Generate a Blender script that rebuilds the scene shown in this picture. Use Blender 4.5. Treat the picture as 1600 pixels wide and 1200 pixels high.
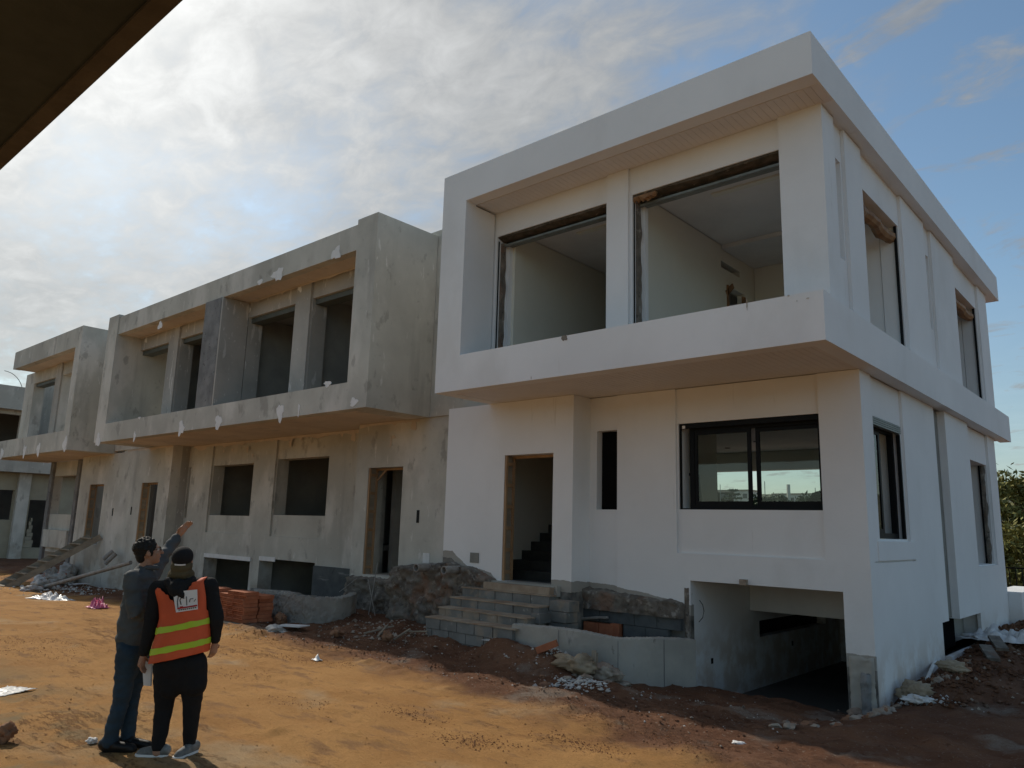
import bpy, bmesh, math, random
from mathutils import Vector, Matrix, noise, Quaternion

random.seed(7)
for o in list(bpy.data.objects):
    bpy.data.objects.remove(o)
scene = bpy.context.scene
C = scene.collection
rad = math.radians

# ------------------------------------------------------------------ camera
# world: X runs along the facades (to the right), Y into the site, Z up; the camera is 1.95 m above the track
F_PX = 1187.6
_yaw, _pitch, _roll = -0.7293376, 0.18586098, 0.02810734
_sy, _cy = math.sin(_yaw), math.cos(_yaw)
_sp, _cp = math.sin(_pitch), math.cos(_pitch)
FWD = Vector((_sy * _cp, _cy * _cp, _sp))
_r = Vector((_cy, -_sy, 0)); _u = _r.cross(FWD)
RIGHT = _r * math.cos(_roll) + _u * math.sin(_roll)
UP = -_r * math.sin(_roll) + _u * math.cos(_roll)
cam_d = bpy.data.cameras.new('camera'); cam = bpy.data.objects.new('camera', cam_d); C.objects.link(cam)
cam_d.sensor_width = 36; cam_d.lens = F_PX / 1600 * 36; cam_d.clip_start = 0.05; cam_d.clip_end = 6000
cam.matrix_world = Matrix((
    (RIGHT.x, UP.x, -FWD.x, 0), (RIGHT.y, UP.y, -FWD.y, 0), (RIGHT.z, UP.z, -FWD.z, 0), (0, 0, 0, 1)))
scene.camera = cam

# ------------------------------------------------------------------ sun, sky, exposure
SUN = Vector((-1, 0.125, 0.83)).normalized()
SUN_STRENGTH = 2.0
SKY_STRENGTH = 0.102
EXPOSURE = 0.56
sun_d = bpy.data.lights.new('sun', 'SUN'); sun = bpy.data.objects.new('sun', sun_d); C.objects.link(sun)
sun_d.energy = SUN_STRENGTH; sun_d.angle = rad(0.6); sun_d.color = (1.0, 0.92, 0.80)
sun.rotation_euler = SUN.to_track_quat('Z', 'Y').to_euler()
sun.location = (-20, 0, 30)

world = bpy.data.worlds.new('World'); scene.world = world; world.use_nodes = True
wt = world.node_tree; wn = wt.nodes; wl = wt.links; wn.clear()
def N(tree, typ, **kw):
    n = tree.nodes.new(typ)
    for k, v in kw.items():
        if k in ('operation', 'blend_type', 'data_type', 'sky_type', 'noise_dimensions', 'interpolation_type', 'feature', 'clamp_result', 'clamp'):
            setattr(n, k, v)
        else:
            n.inputs[k].default_value = v
    return n
def L(tree, a, b): tree.links.new(a, b)
sky = wn.new('ShaderNodeTexSky'); sky.sky_type = 'NISHITA'; sky.sun_disc = False
sky.sun_elevation = math.asin(SUN.z); sky.sun_rotation = math.atan2(SUN.x, SUN.y)
sky.air_density = 1.0; sky.dust_density = 0.8; sky.ozone_density = 1.0
tc = wn.new('ShaderNodeTexCoord')
sep = wn.new('ShaderNodeSeparateXYZ'); wl.new(tc.outputs['Generated'], sep.inputs[0])
def wm(op, a, b=None, c=None, clamp=False):
    n = wn.new('ShaderNodeMath'); n.operation = op; n.use_clamp = clamp
    for i, v in enumerate((a, b, c)):
        if v is None: continue
        if isinstance(v, (int, float)): n.inputs[i].default_value = v
        else: wl.new(v, n.inputs[i])
    return n.outputs[0]
zc = wm('MAXIMUM', sep.outputs['Z'], 0.0)
den = wm('ADD', zc, 0.16)
px_ = wm('DIVIDE', sep.outputs['X'], den); py_ = wm('DIVIDE', sep.outputs['Y'], den)
comb = wn.new('ShaderNodeCombineXYZ'); wl.new(px_, comb.inputs[0]); wl.new(py_, comb.inputs[1])
vm = wn.new('ShaderNodeVectorMath'); vm.operation = 'DOT_PRODUCT'
nrm = wn.new('ShaderNodeVectorMath'); nrm.operation = 'NORMALIZE'; wl.new(tc.outputs['Generated'], nrm.inputs[0])
wl.new(nrm.outputs[0], vm.inputs[0]); vm.inputs[1].default_value = SUN
sd = vm.outputs['Value']                                        # cosine of the angle to the sun
def wnoise(scale, detail, rough, off, dist=0.0):
    mp = wn.new('ShaderNodeMapping'); wl.new(comb.outputs[0], mp.inputs[0]); mp.inputs['Location'].default_value = off
    mp.inputs['Rotation'].default_value = (0, 0, 0.6); mp.inputs['Scale'].default_value = (1, 1.5, 1)
    n = wn.new('ShaderNodeTexNoise'); n.inputs['Scale'].default_value = scale; n.inputs['Detail'].default_value = detail
    n.inputs['Roughness'].default_value = rough; n.inputs['Distortion'].default_value = dist
    wl.new(mp.outputs[0], n.inputs['Vector']); return n.outputs['Fac']
n1 = wnoise(0.9, 9, 0.58, (3.1, 1.7, 0), 0.25)
n2 = wnoise(3.4, 10, 0.62, (0.4, 5.2, 0), 0.35)
n3 = wnoise(8.5, 9, 0.6, (2.2, 0.3, 0), 0.5)
# cloud cover thins out away from the sun
cov = wm('MULTIPLY_ADD', sd, 1.1, -0.58)
dens = wm('ADD', wm('MULTIPLY', n1, 0.85), wm('MULTIPLY', n2, 0.50))
dens = wm('ADD', wm('ADD', dens, cov), wm('MULTIPLY', wm('SUBTRACT', n3, 0.5), 0.34))
lowf = wm('SUBTRACT', 1.0, wm('MULTIPLY', zc, 3.2), None, True)       # more haze near the horizon
mask = wn.new('ShaderNodeMapRange'); mask.interpolation_type = 'SMOOTHSTEP'
wl.new(dens, mask.inputs['Value']); mask.inputs['From Min'].default_value = 0.72; mask.inputs['From Max'].default_value = 1.12
mfac = wm('MULTIPLY', mask.outputs[0], 0.90)
mfac = wm('MAXIMUM', mfac, wm('MULTIPLY', lowf, 0.40))
n4 = wnoise(2.3, 12, 0.66, (7.7, 2.9, 0), 0.8)
wisp = wn.new('ShaderNodeMapRange'); wisp.interpolation_type = 'SMOOTHSTEP'
wl.new(wm('ADD', wm('MULTIPLY', n4, 0.7), wm('MULTIPLY', n3, 0.35)), wisp.inputs['Value']); wisp.inputs['From Min'].default_value = 0.515; wisp.inputs['From Max'].default_value = 0.66
mfac = wm('MAXIMUM', mfac, wm('MULTIPLY', wisp.outputs[0], 0.72))
# thickness shading of the cloud: thinner parts brighter near the sun
glow = wm('POWER', wm('MAXIMUM', sd, 0.0), 7.0)
cb = wm('MULTIPLY_ADD', glow, 3.7, 2.0)
cb = wm('MULTIPLY', cb, wm('MULTIPLY_ADD', wm('ADD', wm('MULTIPLY', n2, .5), wm('MULTIPLY', n3, .5)), 1.7, 0.15))
cb = wm('ADD', cb, wm('MULTIPLY', wm('POWER', wm('MAXIMUM', sd, 0.0), 30.0), 3.0))
ccol = wn.new('ShaderNodeVectorMath'); ccol.operation = 'SCALE'; ccol.inputs[0].default_value = (1.0, 1.0, 0.975)
wl.new(cb, ccol.inputs['Scale'])
tint = wn.new('ShaderNodeVectorMath'); tint.operation = 'MULTIPLY'; wl.new(sky.outputs[0], tint.inputs[0]); tint.inputs[1].default_value = (0.78, 0.86, 0.83)   # thin high haze greys the blue
mixw = wn.new('ShaderNodeMix'); mixw.data_type = 'RGBA'
wl.new(mfac, mixw.inputs[0]); wl.new(tint.outputs[0], mixw.inputs[6]); wl.new(ccol.outputs[0], mixw.inputs[7])
bg = wn.new('ShaderNodeBackground'); bg.inputs['Strength'].default_value = SKY_STRENGTH
wl.new(mixw.outputs[2], bg.inputs['Color'])
wo = wn.new('ShaderNodeOutputWorld'); wl.new(bg.outputs[0], wo.inputs[0])

scene.view_settings.view_transform = 'Standard'; scene.view_settings.look = 'None'
scene.view_settings.exposure = EXPOSURE; scene.view_settings.gamma = 1
scene.view_settings.use_curve_mapping = False
scene.render.engine = 'CYCLES'

# ------------------------------------------------------------------ helpers
def at(px, py, axis, value):
    """turn a measured direction into the real point where it meets the plane axis = value"""
    d = RIGHT * (px - 800) - UP * (py - 600) + FWD * F_PX
    return d * (value / d[{'x': 0, 'y': 1, 'z': 2}[axis]])

def fbm(x, y, z=0.0, oct=4, h=0.9):
    return noise.fractal(Vector((x, y, z)), h, 2.0, oct)
def sm(a, b, v):
    t = min(max((v - a) / (b - a), 0.0), 1.0); return t * t * (3 - 2 * t)

def material(name, c1, c2=None, scale=2.0, rough=0.85, bump=0.2, bscale=40.0, layers=(), spec=0.3, metallic=0.0, detail=6, bdist=0.01, stretch=(1, 1, 1), objcoord=False):
    m = bpy.data.materials.new(name); m.use_nodes = True
    t = m.node_tree; b = t.nodes['Principled BSDF']
    b.inputs['Roughness'].default_value = rough; b.inputs['Metallic'].default_value = metallic
    b.inputs['Specular IOR Level'].default_value = spec
    if objcoord:
        src = t.nodes.new('ShaderNodeTexCoord').outputs['Object']
    else:
        src = t.nodes.new('ShaderNodeNewGeometry').outputs['Position']
    def mapped(s, off=0.0):
        mp = t.nodes.new('ShaderNodeMapping'); L(t, src, mp.inputs[0])
        mp.inputs['Scale'].default_value = s; mp.inputs['Location'].default_value = (off, off * .7, off * 1.3); return mp.outputs[0]
    def nz(sc, det, s=(1, 1, 1), off=0.0, rg=0.6):
        n = t.nodes.new('ShaderNodeTexNoise'); n.inputs['Scale'].default_value = sc; n.inputs['Detail'].default_value = det
        n.inputs['Roughness'].default_value = rg
        L(t, mapped(s, off), n.inputs['Vector']); return n.outputs['Fac']
    def ramp(v, lo, hi):
        r = t.nodes.new('ShaderNodeMapRange'); r.interpolation_type = 'SMOOTHSTEP'; L(t, v, r.inputs['Value'])
        r.inputs['From Min'].default_value = lo; r.inputs['From Max'].default_value = hi; return r.outputs[0]
    def mix(f, a, bb):
        n = t.nodes.new('ShaderNodeMix'); n.data_type = 'RGBA'; L(t, f, n.inputs[0])
        for i, v in ((6, a), (7, bb)):
            if isinstance(v, tuple): n.inputs[i].default_value = (*v, 1)
            else: L(t, v, n.inputs[i])
        return n.outputs[2]
    c2 = c2 or tuple(x * 0.85 for x in c1)
    col = mix(ramp(nz(scale, detail, stretch), 0.32, 0.68), c1, c2)
    for ly in layers:
        # colour, scale, lo, hi, stretch, strength, (zmin,zmax)
        c, sc, lo, hi, st, stg = ly[:6]
        f = ramp(nz(sc, 8, st, off=sc * 3.7), lo, hi)
        if len(ly) > 6 and ly[6]:
            g = t.nodes.new('ShaderNodeSeparateXYZ'); L(t, src, g.inputs[0])
            z0, z1 = ly[6]
            ax = ly[7] if len(ly) > 7 else 'Z'
            zr = ramp(g.outputs[ax], z0, z1)
            m1 = t.nodes.new('ShaderNodeMath'); m1.operation = 'MULTIPLY'; L(t, f, m1.inputs[0]); L(t, zr, m1.inputs[1]); f = m1.outputs[0]
        m2 = t.nodes.new('ShaderNodeMath'); m2.operation = 'MULTIPLY'; L(t, f, m2.inputs[0]); m2.inputs[1].default_value = stg
        col = mix(m2.outputs[0], col, c)
    L(t, col, b.inputs['Base Color'])
    if bump:
        bn = t.nodes.new('ShaderNodeBump'); bn.inputs['Strength'].default_value = bump; bn.inputs['Distance'].default_value = bdist
        L(t, nz(bscale, 8, (1, 1, 1), 5.0, 0.7), bn.inputs['Height']); L(t, bn.outputs[0], b.inputs['Normal'])
    return m

V1 = (1, 1, 1); VS = (1, 1, 0.12); HS = (0.15, 1, 1)
WHITE = material('white_paint', (0.83, 0.83, 0.82), (0.77, 0.77, 0.76), 0.5, 0.8, 0.28, 24, bdist=.008, layers=[
    ((0.64, 0.63, 0.60), 0.55, 0.52, 0.68, (1, 1, .6), 0.35), ((0.50, 0.48, 0.44), 5.0, 0.66, 0.74, VS, 0.30),
    ((0.62, 0.60, 0.56), 1.3, 0.60, 0.85, VS, 0.30),
    ((0.50, 0.39, 0.29), 2.6, 0.36, 0.60, V1, 0.65, (-1.15, -2.10))])
def white_lower():
    # white paint whose ragged lower edge leaves the raw render and concrete of the base bare
    m = bpy.data.materials.get('white_paint').copy(); m.name = 'white_paint_ragged_base'
    t = m.node_tree; b = t.nodes['Principled BSDF']
    old = b.inputs['Base Color'].links[0].from_socket
    g = t.nodes.new('ShaderNodeNewGeometry'); s = t.nodes.new('ShaderNodeSeparateXYZ'); L(t, g.outputs['Position'], s.inputs[0])
    n = t.nodes.new('ShaderNodeTexNoise'); n.inputs['Scale'].default_value = 1.6; n.inputs['Detail'].default_value = 7; n.inputs['Roughness'].default_value = .62
    L(t, g.outputs['Position'], n.inputs['Vector'])
    def mth(op, a, bb, cl=False):
        k = t.nodes.new('ShaderNodeMath'); k.operation = op; k.use_clamp = cl
        for i, v in enumerate((a, bb)):
            if isinstance(v, (int, float)): k.inputs[i].default_value = v
            else: L(t, v, k.inputs[i])
        return k.outputs[0]
    # edge height: -0.42 at the far left, -1.0 near the door and the piers, -0.9 beyond, -1.25 at the garage corner
    fx = t.nodes.new('ShaderNodeValToRGB'); cr = fx.color_ramp
    pts = [(-11.0, -0.45), (-10.5, -0.46), (-10.35, -0.58), (-10.1, -0.72), (-9.5, -0.80), (-9.3, -0.95), (-8.0, -0.84), (-7.0, -0.90), (-5.9, -1.06), (-5.7, -1.1), (-3.7, -1.50), (-3.0, -1.50)]
    cr.elements[0].position = 0; cr.elements[1].position = 1
    for k, (x, z) in enumerate(pts):
        p = (x + 11) / 8
        e = cr.elements[0] if k == 0 else (cr.elements[-1] if k == len(pts) - 1 else cr.elements.new(p))
        v = (z + 2); e.color = (v, v, v, 1)
        e.position = p
    L(t, mth('DIVIDE', mth('ADD', s.outputs['X'], 11.0), 8.0, True), fx.inputs[0])
    edge = mth('ADD', mth('SUBTRACT', fx.outputs[0], 2.0), mth('MULTIPLY', mth('SUBTRACT', n.outputs['Fac'], 0.5), 0.16))
    below = mth('GREATER_THAN', edge, s.outputs['Z'])
    side = mth('LESS_THAN', s.outputs['Y'], 10.75)          # the flank stays painted down to the soil
    below = mth('MULTIPLY', below, side)
    band = mth('GREATER_THAN', mth('SUBTRACT', edge, mth('ADD', mth('MULTIPLY', n.outputs['Fac'], 0.3), 0.0)), s.outputs['Z'])
    n2_ = t.nodes.new('ShaderNodeTexNoise'); n2_.inputs['Scale'].default_value = 5; n2_.inputs['Detail'].default_value = 8; L(t, g.outputs['Position'], n2_.inputs['Vector'])
    rr = t.nodes.new('ShaderNodeValToRGB'); L(t, n2_.outputs['Fac'], rr.inputs[0])
    rr.color_ramp.elements[0].position = .35; rr.color_ramp.elements[0].color = (.085, .08, .072, 1)
    rr.color_ramp.elements[1].position = .68; rr.color_ramp.elements[1].color = (.27, .25, .22, 1)
    m1 = t.nodes.new('ShaderNodeMix'); m1.data_type = 'RGBA'; L(t, band, m1.inputs[0]); m1.inputs[6].default_value = (.36, .34, .30, 1); L(t, rr.outputs[0], m1.inputs[7])
    m2 = t.nodes.new('ShaderNodeMix'); m2.data_type = 'RGBA'; L(t, below, m2.inputs[0]); L(t, old, m2.inputs[6]); L(t, m1.outputs[2], m2.inputs[7])
    L(t, m2.outputs[2], b.inputs['Base Color'])
    # the paint and plaster coat stands proud of the raw wall
    bn = t.nodes.new('ShaderNodeBump'); bn.inputs['Strength'].default_value = 0.9; bn.inputs['Distance'].default_value = 0.03
    h = mth('ADD', mth('MULTIPLY', mth('SUBTRACT', 1.0, below), 0.6), mth('MULTIPLY', mth('MULTIPLY', n2_.outputs['Fac'], below), 1.2))
    L(t, h, bn.inputs['Height']); L(t, b.inputs['Normal'].links[0].from_socket, bn.inputs['Normal']); L(t, bn.outputs[0], b.inputs['Normal'])
    return m
WHITE_LOW = white_lower()
CREAM = material('interior_cream_plaster', (0.74, 0.72, 0.62), (0.70, 0.68, 0.58), 0.8, 0.8, 0.05, 30)
CEIL = material('ceiling_white', (0.78, 0.76, 0.72), None, 0.8, 0.8, 0.03, 30)
SOFFIT = material('soffit_panel_white', (0.74, 0.70, 0.66), (0.70, 0.66, 0.62), 2, 0.5, 0.03, 30)
RENDER = material('grey_cement_render', (0.57, 0.555, 0.49), (0.44, 0.425, 0.375), 0.55, 0.9, 0.25, 55, layers=[
    ((0.66, 0.63, 0.57), 0.9, 0.50, 0.66, (1, 1, .5), 0.8), ((0.40, 0.38, 0.335), 0.45, 0.50, 0.62, V1, 0.5), ((0.72, 0.70, 0.66), 4.5, 0.64, 0.67, (1.5, 1.5, .4), 0.55), ((0.24, .225, .20), 2.6, .58, .66, (1, 1, .6), .5),
    ((0.27, 0.26, 0.235), 1.7, 0.55, 0.75, VS, 0.5),
    ((0.13, 0.12, 0.10), 6.0, 0.62, 0.80, V1, 0.5),
    ((0.28, 0.21, 0.15), 1.2, 0.45, 0.65, V1, 0.6, (-0.9, -1.9))], detail=9)
SPLAT = material('grey_render_splashed', (0.48, 0.455, 0.41), (0.37, 0.355, 0.32), 0.7, 0.9, 0.3, 45, layers=[
    ((0.24, 0.23, 0.21), 1.1, 0.52, 0.70, VS, 0.6),
    ((0.70, 0.67, 0.63), 3.4, 0.60, 0.64, (1.6, 1.6, .35), 0.6),
    ((0.72, 0.70, 0.66), 9.0, 0.64, 0.67, (1.2, 1.2, .5), 0.6)], detail=9)
DARKCEM = material('dark_raw_concrete', (0.27, 0.27, 0.265), (0.17, 0.17, 0.17), 2, 0.92, 0.6, 25, layers=[((0.05, 0.05, 0.05), 9, 0.6, 0.7, V1, .7)], bdist=.02)
PLASTER = material('white_plaster_patch', (0.80, 0.79, 0.77), (0.72, 0.71, 0.69), 6, 0.85, 0.3, 30)
GSOFFIT = material('raw_plaster_soffit', (0.66, 0.57, 0.47), (0.54, 0.46, 0.38), 0.8, 0.9, 0.1, 30, layers=[((0.40, .36, .32), 2.5, .55, .7, V1, .5)])
CONC = material('cast_concrete', (0.47, 0.44, 0.38), (0.36, 0.34, 0.30), 1.3, 0.88, 0.3, 50, layers=[
    ((0.42, 0.34, 0.22), 1.0, 0.55, 0.72, V1, 0.35), ((0.13, 0.125, 0.115), 7, 0.64, 0.72, (1, 1, .35), 0.6),
    ((0.46, .45, .42), 2.2, .56, .7, V1, .4)])
ROUGHC = material('broken_concrete', (0.25, 0.22, 0.18), (0.14, 0.12, 0.10), 4.5, 0.95, 0.9, 22, layers=[
    ((0.46, 0.43, 0.38), 7, 0.56, 0.68, V1, 0.6), ((0.28, 0.14, 0.08), 2.2, 0.52, 0.68, V1, 0.55), ((0.06, .055, .05), 11, .60, .68, V1, .7)], bdist=.03)
BLOCK = material('grey_concrete_block', (0.235, 0.235, 0.22), (0.15, 0.15, 0.14), 2, 0.95, 0.7, 50, layers=[((0.36, 0.28, 0.20), 2.0, 0.50, 0.64, V1, 0.6), ((0.42, .40, .36), 8, .62, .68, V1, .5)], bdist=.006)
BLOCKD = material('dark_wet_block', (0.105, 0.115, 0.115), (0.07, 0.075, 0.078), 3, 0.9, 0.5, 60, layers=[((0.28, 0.28, 0.27), 4.5, 0.63, 0.70, HS, 0.6), ((0.03, 0.03, 0.03), 3.0, 0.6, 0.7, V1, 0.5)])
TREAD = material('dusty_mortar_tread', (0.40, 0.33, 0.25), (0.28, 0.21, 0.15), 3, 0.95, 0.4, 40, layers=[((0.38, .20, .10), 2.1, .54, .66, V1, .5)])
BRICK = material('red_clay_brick', (0.46, 0.17, 0.085), (0.36, 0.12, 0.06), 5, 0.85, 0.3, 60, layers=[((0.55, .34, .22), 9, .62, .72, V1, .4)])
WOOD = material('raw_pine_wood', (0.42, 0.27, 0.15), (0.30, 0.185, 0.10), 6, 0.7, 0.25, 40, stretch=(1, 1, .08), layers=[((0.16, .085, .04), 14, .60, .7, (1, 1, .1), .6)])
OLDWOOD = material('weathered_wood', (0.34, 0.29, 0.22), (0.24, 0.20, 0.15), 5, 0.85, 0.35, 40, stretch=(1, .2, 1))
BLACK = material('black_aluminium', (0.007, 0.008, 0.009), (0.009, 0.010, 0.011), 2, 0.5, 0.0, 30, spec=.15)
METAL = material('grey_metal_rail', (0.24, 0.26, 0.24), (0.19, .205, .19), 4, 0.5, 0.0, 30, metallic=.3)
DARKGREEN = material('shutter_box_grey_green', (0.115, 0.13, 0.115), (0.09, .10, .09), 3, 0.6, 0.05, 30)
ROUGHTOP = material('torn_foam_and_plaster', (0.13, 0.10, 0.07), (0.06, 0.05, 0.035), 6, 0.95, 0.8, 25, layers=[((0.34, .27, .19), 9, .60, .70, V1, .6)], bdist=.02)
FOAM = material('brown_tape_and_foam', (0.33, 0.19, 0.09), (0.22, 0.12, 0.06), 7, 0.6, 0.5, 25)
GREYCHASE = material('bare_cement_strip', (0.27, 0.265, 0.235), (0.21, .205, .185), 3, 0.9, 0.4, 30)
DEEP = material('deep_shadow_black', (0.010, 0.010, 0.010), None, 2, 1.0, 0.0, 30, spec=0)  # flat black that paints the darkness inside openings
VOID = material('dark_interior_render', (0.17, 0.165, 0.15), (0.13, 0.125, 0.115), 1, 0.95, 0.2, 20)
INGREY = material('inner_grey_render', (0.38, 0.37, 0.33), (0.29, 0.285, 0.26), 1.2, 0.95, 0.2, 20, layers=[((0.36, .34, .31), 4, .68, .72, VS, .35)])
STONE = material('rubble_stone', (0.42, 0.36, 0.29), (0.26, 0.19, 0.14), 5, 0.95, 0.7, 30, bdist=.02)
REDSTONE = material('clay_clod', (0.34, 0.19, 0.11), (0.24, 0.12, 0.07), 5, 0.95, 0.7, 30, bdist=.02)
CHIP = material('pale_plaster_rubble', (0.62, 0.60, 0.56), (0.46, 0.43, 0.39), 4, 0.95, 0.4, 30)
SACK = material('dirty_white_sack', (0.60, 0.59, 0.57), (0.42, 0.40, 0.37), 5, 0.75, 0.5, 25, layers=[((0.50, .12, .08), 3.2, .60, .64, V1, .75), ((0.42, .26, .16), 2.4, .55, .7, V1, .4)])
JUTE = material('beige_woven_sack', (0.42, 0.34, 0.24), (0.27, 0.20, 0.13), 4, 0.9, 0.6, 60)
POLY = material('white_plastic_film', (0.75, 0.75, 0.74), (0.62, .60, .57), 5, 0.35, 0.5, 20)
PINK = material('pink_plastic_bag', (0.80, 0.22, 0.36), (0.62, 0.14, 0.26), 8, 0.4, 0.5, 30)
PVC = material('dirty_grey_pvc', (0.36, 0.34, 0.31), (0.25, .22, .19), 6, 0.5, 0.2, 30)
TERRACOTTA = material('orange_clay_pipe', (0.40, .17, .09), (0.28, .13, .08), 6, .85, .3, 30)
def soil():
    m = bpy.data.materials.new('red_and_sandy_soil'); m.use_nodes = True
    t = m.node_tree; b = t.nodes['Principled BSDF']; b.inputs['Roughness'].default_value = 0.97; b.inputs['Specular IOR Level'].default_value = 0.15
    g = t.nodes.new('ShaderNodeNewGeometry'); P = g.outputs['Position']
    s = t.nodes.new('ShaderNodeSeparateXYZ'); L(t, P, s.inputs[0])
    def mth(op, a, bb=0.0, cl=False):
        k = t.nodes.new('ShaderNodeMath'); k.operation = op; k.use_clamp = cl
        for i, v in enumerate((a, bb)):
            if isinstance(v, (int, float)): k.inputs[i].default_value = v
            else: L(t, v, k.inputs[i])
        return k.outputs[0]
    def nz(sc, st=(1, 1, 1), off=0.0, rg=.6, det=8):
        mp = t.nodes.new('ShaderNodeMapping'); L(t, P, mp.inputs[0]); mp.inputs['Scale'].default_value = st; mp.inputs['Location'].default_value = (off, off, off)
        n = t.nodes.new('ShaderNodeTexNoise'); n.inputs['Scale'].default_value = sc; n.inputs['Detail'].default_value = det; n.inputs['Roughness'].default_value = rg
        L(t, mp.outputs[0], n.inputs['Vector']); return n.outputs['Fac']
    def ramp(v, lo, hi):
        r = t.nodes.new('ShaderNodeMapRange'); r.interpolation_type = 'SMOOTHSTEP'; L(t, v, r.inputs['Value'])
        r.inputs['From Min'].default_value = lo; r.inputs['From Max'].default_value = hi; return r.outputs[0]
    def mix(f, a, bb):
        n = t.nodes.new('ShaderNodeMix'); n.data_type = 'RGBA'
        if isinstance(f, float): n.inputs[0].default_value = f
        else: L(t, f, n.inputs[0])
        for i, v in ((6, a), (7, bb)):
            if isinstance(v, tuple): n.inputs[i].default_value = (*v, 1)
            else: L(t, v, n.inputs[i])
        return n.outputs[2]
    sand = mix(ramp(nz(0.9), .35, .65), (0.51, 0.275, 0.10), (0.42, 0.215, 0.075))
    sand = mix(ramp(nz(3.0, (.6, 1.6, 1), 3), .52, .68), sand, (0.33, 0.18, 0.08))
    sand = mix(mth('MULTIPLY', ramp(nz(22, V1, 9), .60, .72), 0.55), sand, (0.23, 0.105, 0.05))
    sand = mix(mth('MULTIPLY', ramp(nz(0.5, V1, 15), .55, .7), 0.6), sand, (0.52, 0.40, 0.25))
    zone = ramp(nz(0.42, (.7, 1.2, 1), 71, .7), .50, .62)
    streak = mth('MULTIPLY', ramp(mth('ADD', mth('MULTIPLY', nz(1.5, (.35, 4.2, 1), 75, .7, 8), .55), mth('MULTIPLY', nz(9.0, (.8, 1.6, 1), 78, .75, 8), .45)), .515, .56), zone)
    sand = mix(mth('MULTIPLY', streak, 0.6), sand, (0.20, 0.095, 0.045))
    red = mix(ramp(nz(1.1, V1, 21), .35, .65), (0.145, 0.068, 0.038), (0.21, 0.105, 0.06))
    red = mix(mth('MULTIPLY', ramp(nz(0.8, V1, 27), .54, .66), 0.75), red, (0.27, 0.225, 0.18))
    red = mix(mth('MULTIPLY', ramp(nz(26, V1, 33), .60, .68), 0.6), red, (0.34, 0.28, 0.22))
    red = mix(mth('MULTIPLY', ramp(nz(9, V1, 39), .58, .68), 0.6), red, (0.08, 0.035, 0.02))
    sand = mix(mth('MULTIPLY', ramp(nz(48, (.8, 1.4, 1), 81, .8), .50, .64), 0.40), sand, (0.25, 0.125, 0.05))
    sand = mix(mth('MULTIPLY', ramp(nz(30, V1, 85, .8), .56, .68), 0.40), sand, (0.60, 0.40, 0.20))
    red = mix(mth('MULTIPLY', ramp(nz(50, V1, 87, .8), .50, .64), 0.5), red, (0.09, 0.042, 0.024))
    wob = mth('MULTIPLY', mth('SUBTRACT', nz(0.7, V1, 45), 0.5), 2.4)
    yy = mth('ADD', mth('ADD', s.outputs['Y'], wob), mth('MULTIPLY', mth('ADD', s.outputs['X'], 6.0), 0.10))
    f = ramp(yy, 6.3, 7.3)
    col = mix(f, sand, red)
    # greenish dusty foreground at far left near the men's feet
    near = ramp(s.outputs['Y'], 4.0, 2.6)
    col = mix(mth('MULTIPLY', near, ramp(nz(1.7, V1, 51), .42, .62)), col, (0.30, 0.22, 0.12))
    # distant scrub: olive and dun
    dx = mth('MULTIPLY', s.outputs['X'], s.outputs['X']); dy = mth('MULTIPLY', s.outputs['Y'], s.outputs['Y'])
    far = ramp(mth('POWER', mth('ADD', dx, dy), 0.5), 45.0, 90.0)
    scrub = mix(ramp(nz(0.035, V1, 60), .42, .58), (0.10, 0.115, 0.07), (0.17, 0.16, 0.11))
    col = mix(far, col, scrub)
    L(t, col, b.inputs['Base Color'])
    bn = t.nodes.new('ShaderNodeBump'); bn.inputs['Strength'].default_value = 0.9; bn.inputs['Distance'].default_value = 0.035
    h = mth('ADD', mth('ADD', nz(14, (.7, 1.3, 1), 2, .7), mth('MULTIPLY', nz(60, V1, 4, .8), 0.7)), mth('MULTIPLY', streak, 0.8))
    L(t, h, bn.inputs['Height']); L(t, bn.outputs[0], b.inputs['Normal'])
    return m
SOIL = soil()
def glass():
    m = bpy.data.materials.new('window_glass'); m.use_nodes = True; t = m.node_tree; t.nodes.clear()
    o = t.nodes.new('ShaderNodeOutputMaterial'); g = t.nodes.new('ShaderNodeBsdfGlossy'); g.inputs['Roughness'].default_value = 0.02
    tr = t.nodes.new('ShaderNodeBsdfTransparent'); tr.inputs[0].default_value = (.86, .90, .88, 1)
    mx = t.nodes.new('ShaderNodeMixShader'); fr = t.nodes.new('ShaderNodeFresnel'); fr.inputs[0].default_value = 1.5
    L(t, fr.outputs[0], mx.inputs[0]); L(t, tr.outputs[0], mx.inputs[1]); L(t, g.outputs[0], mx.inputs[2]); L(t, mx.outputs[0], o.inputs[0])
    return m
GLASS = glass()

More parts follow.
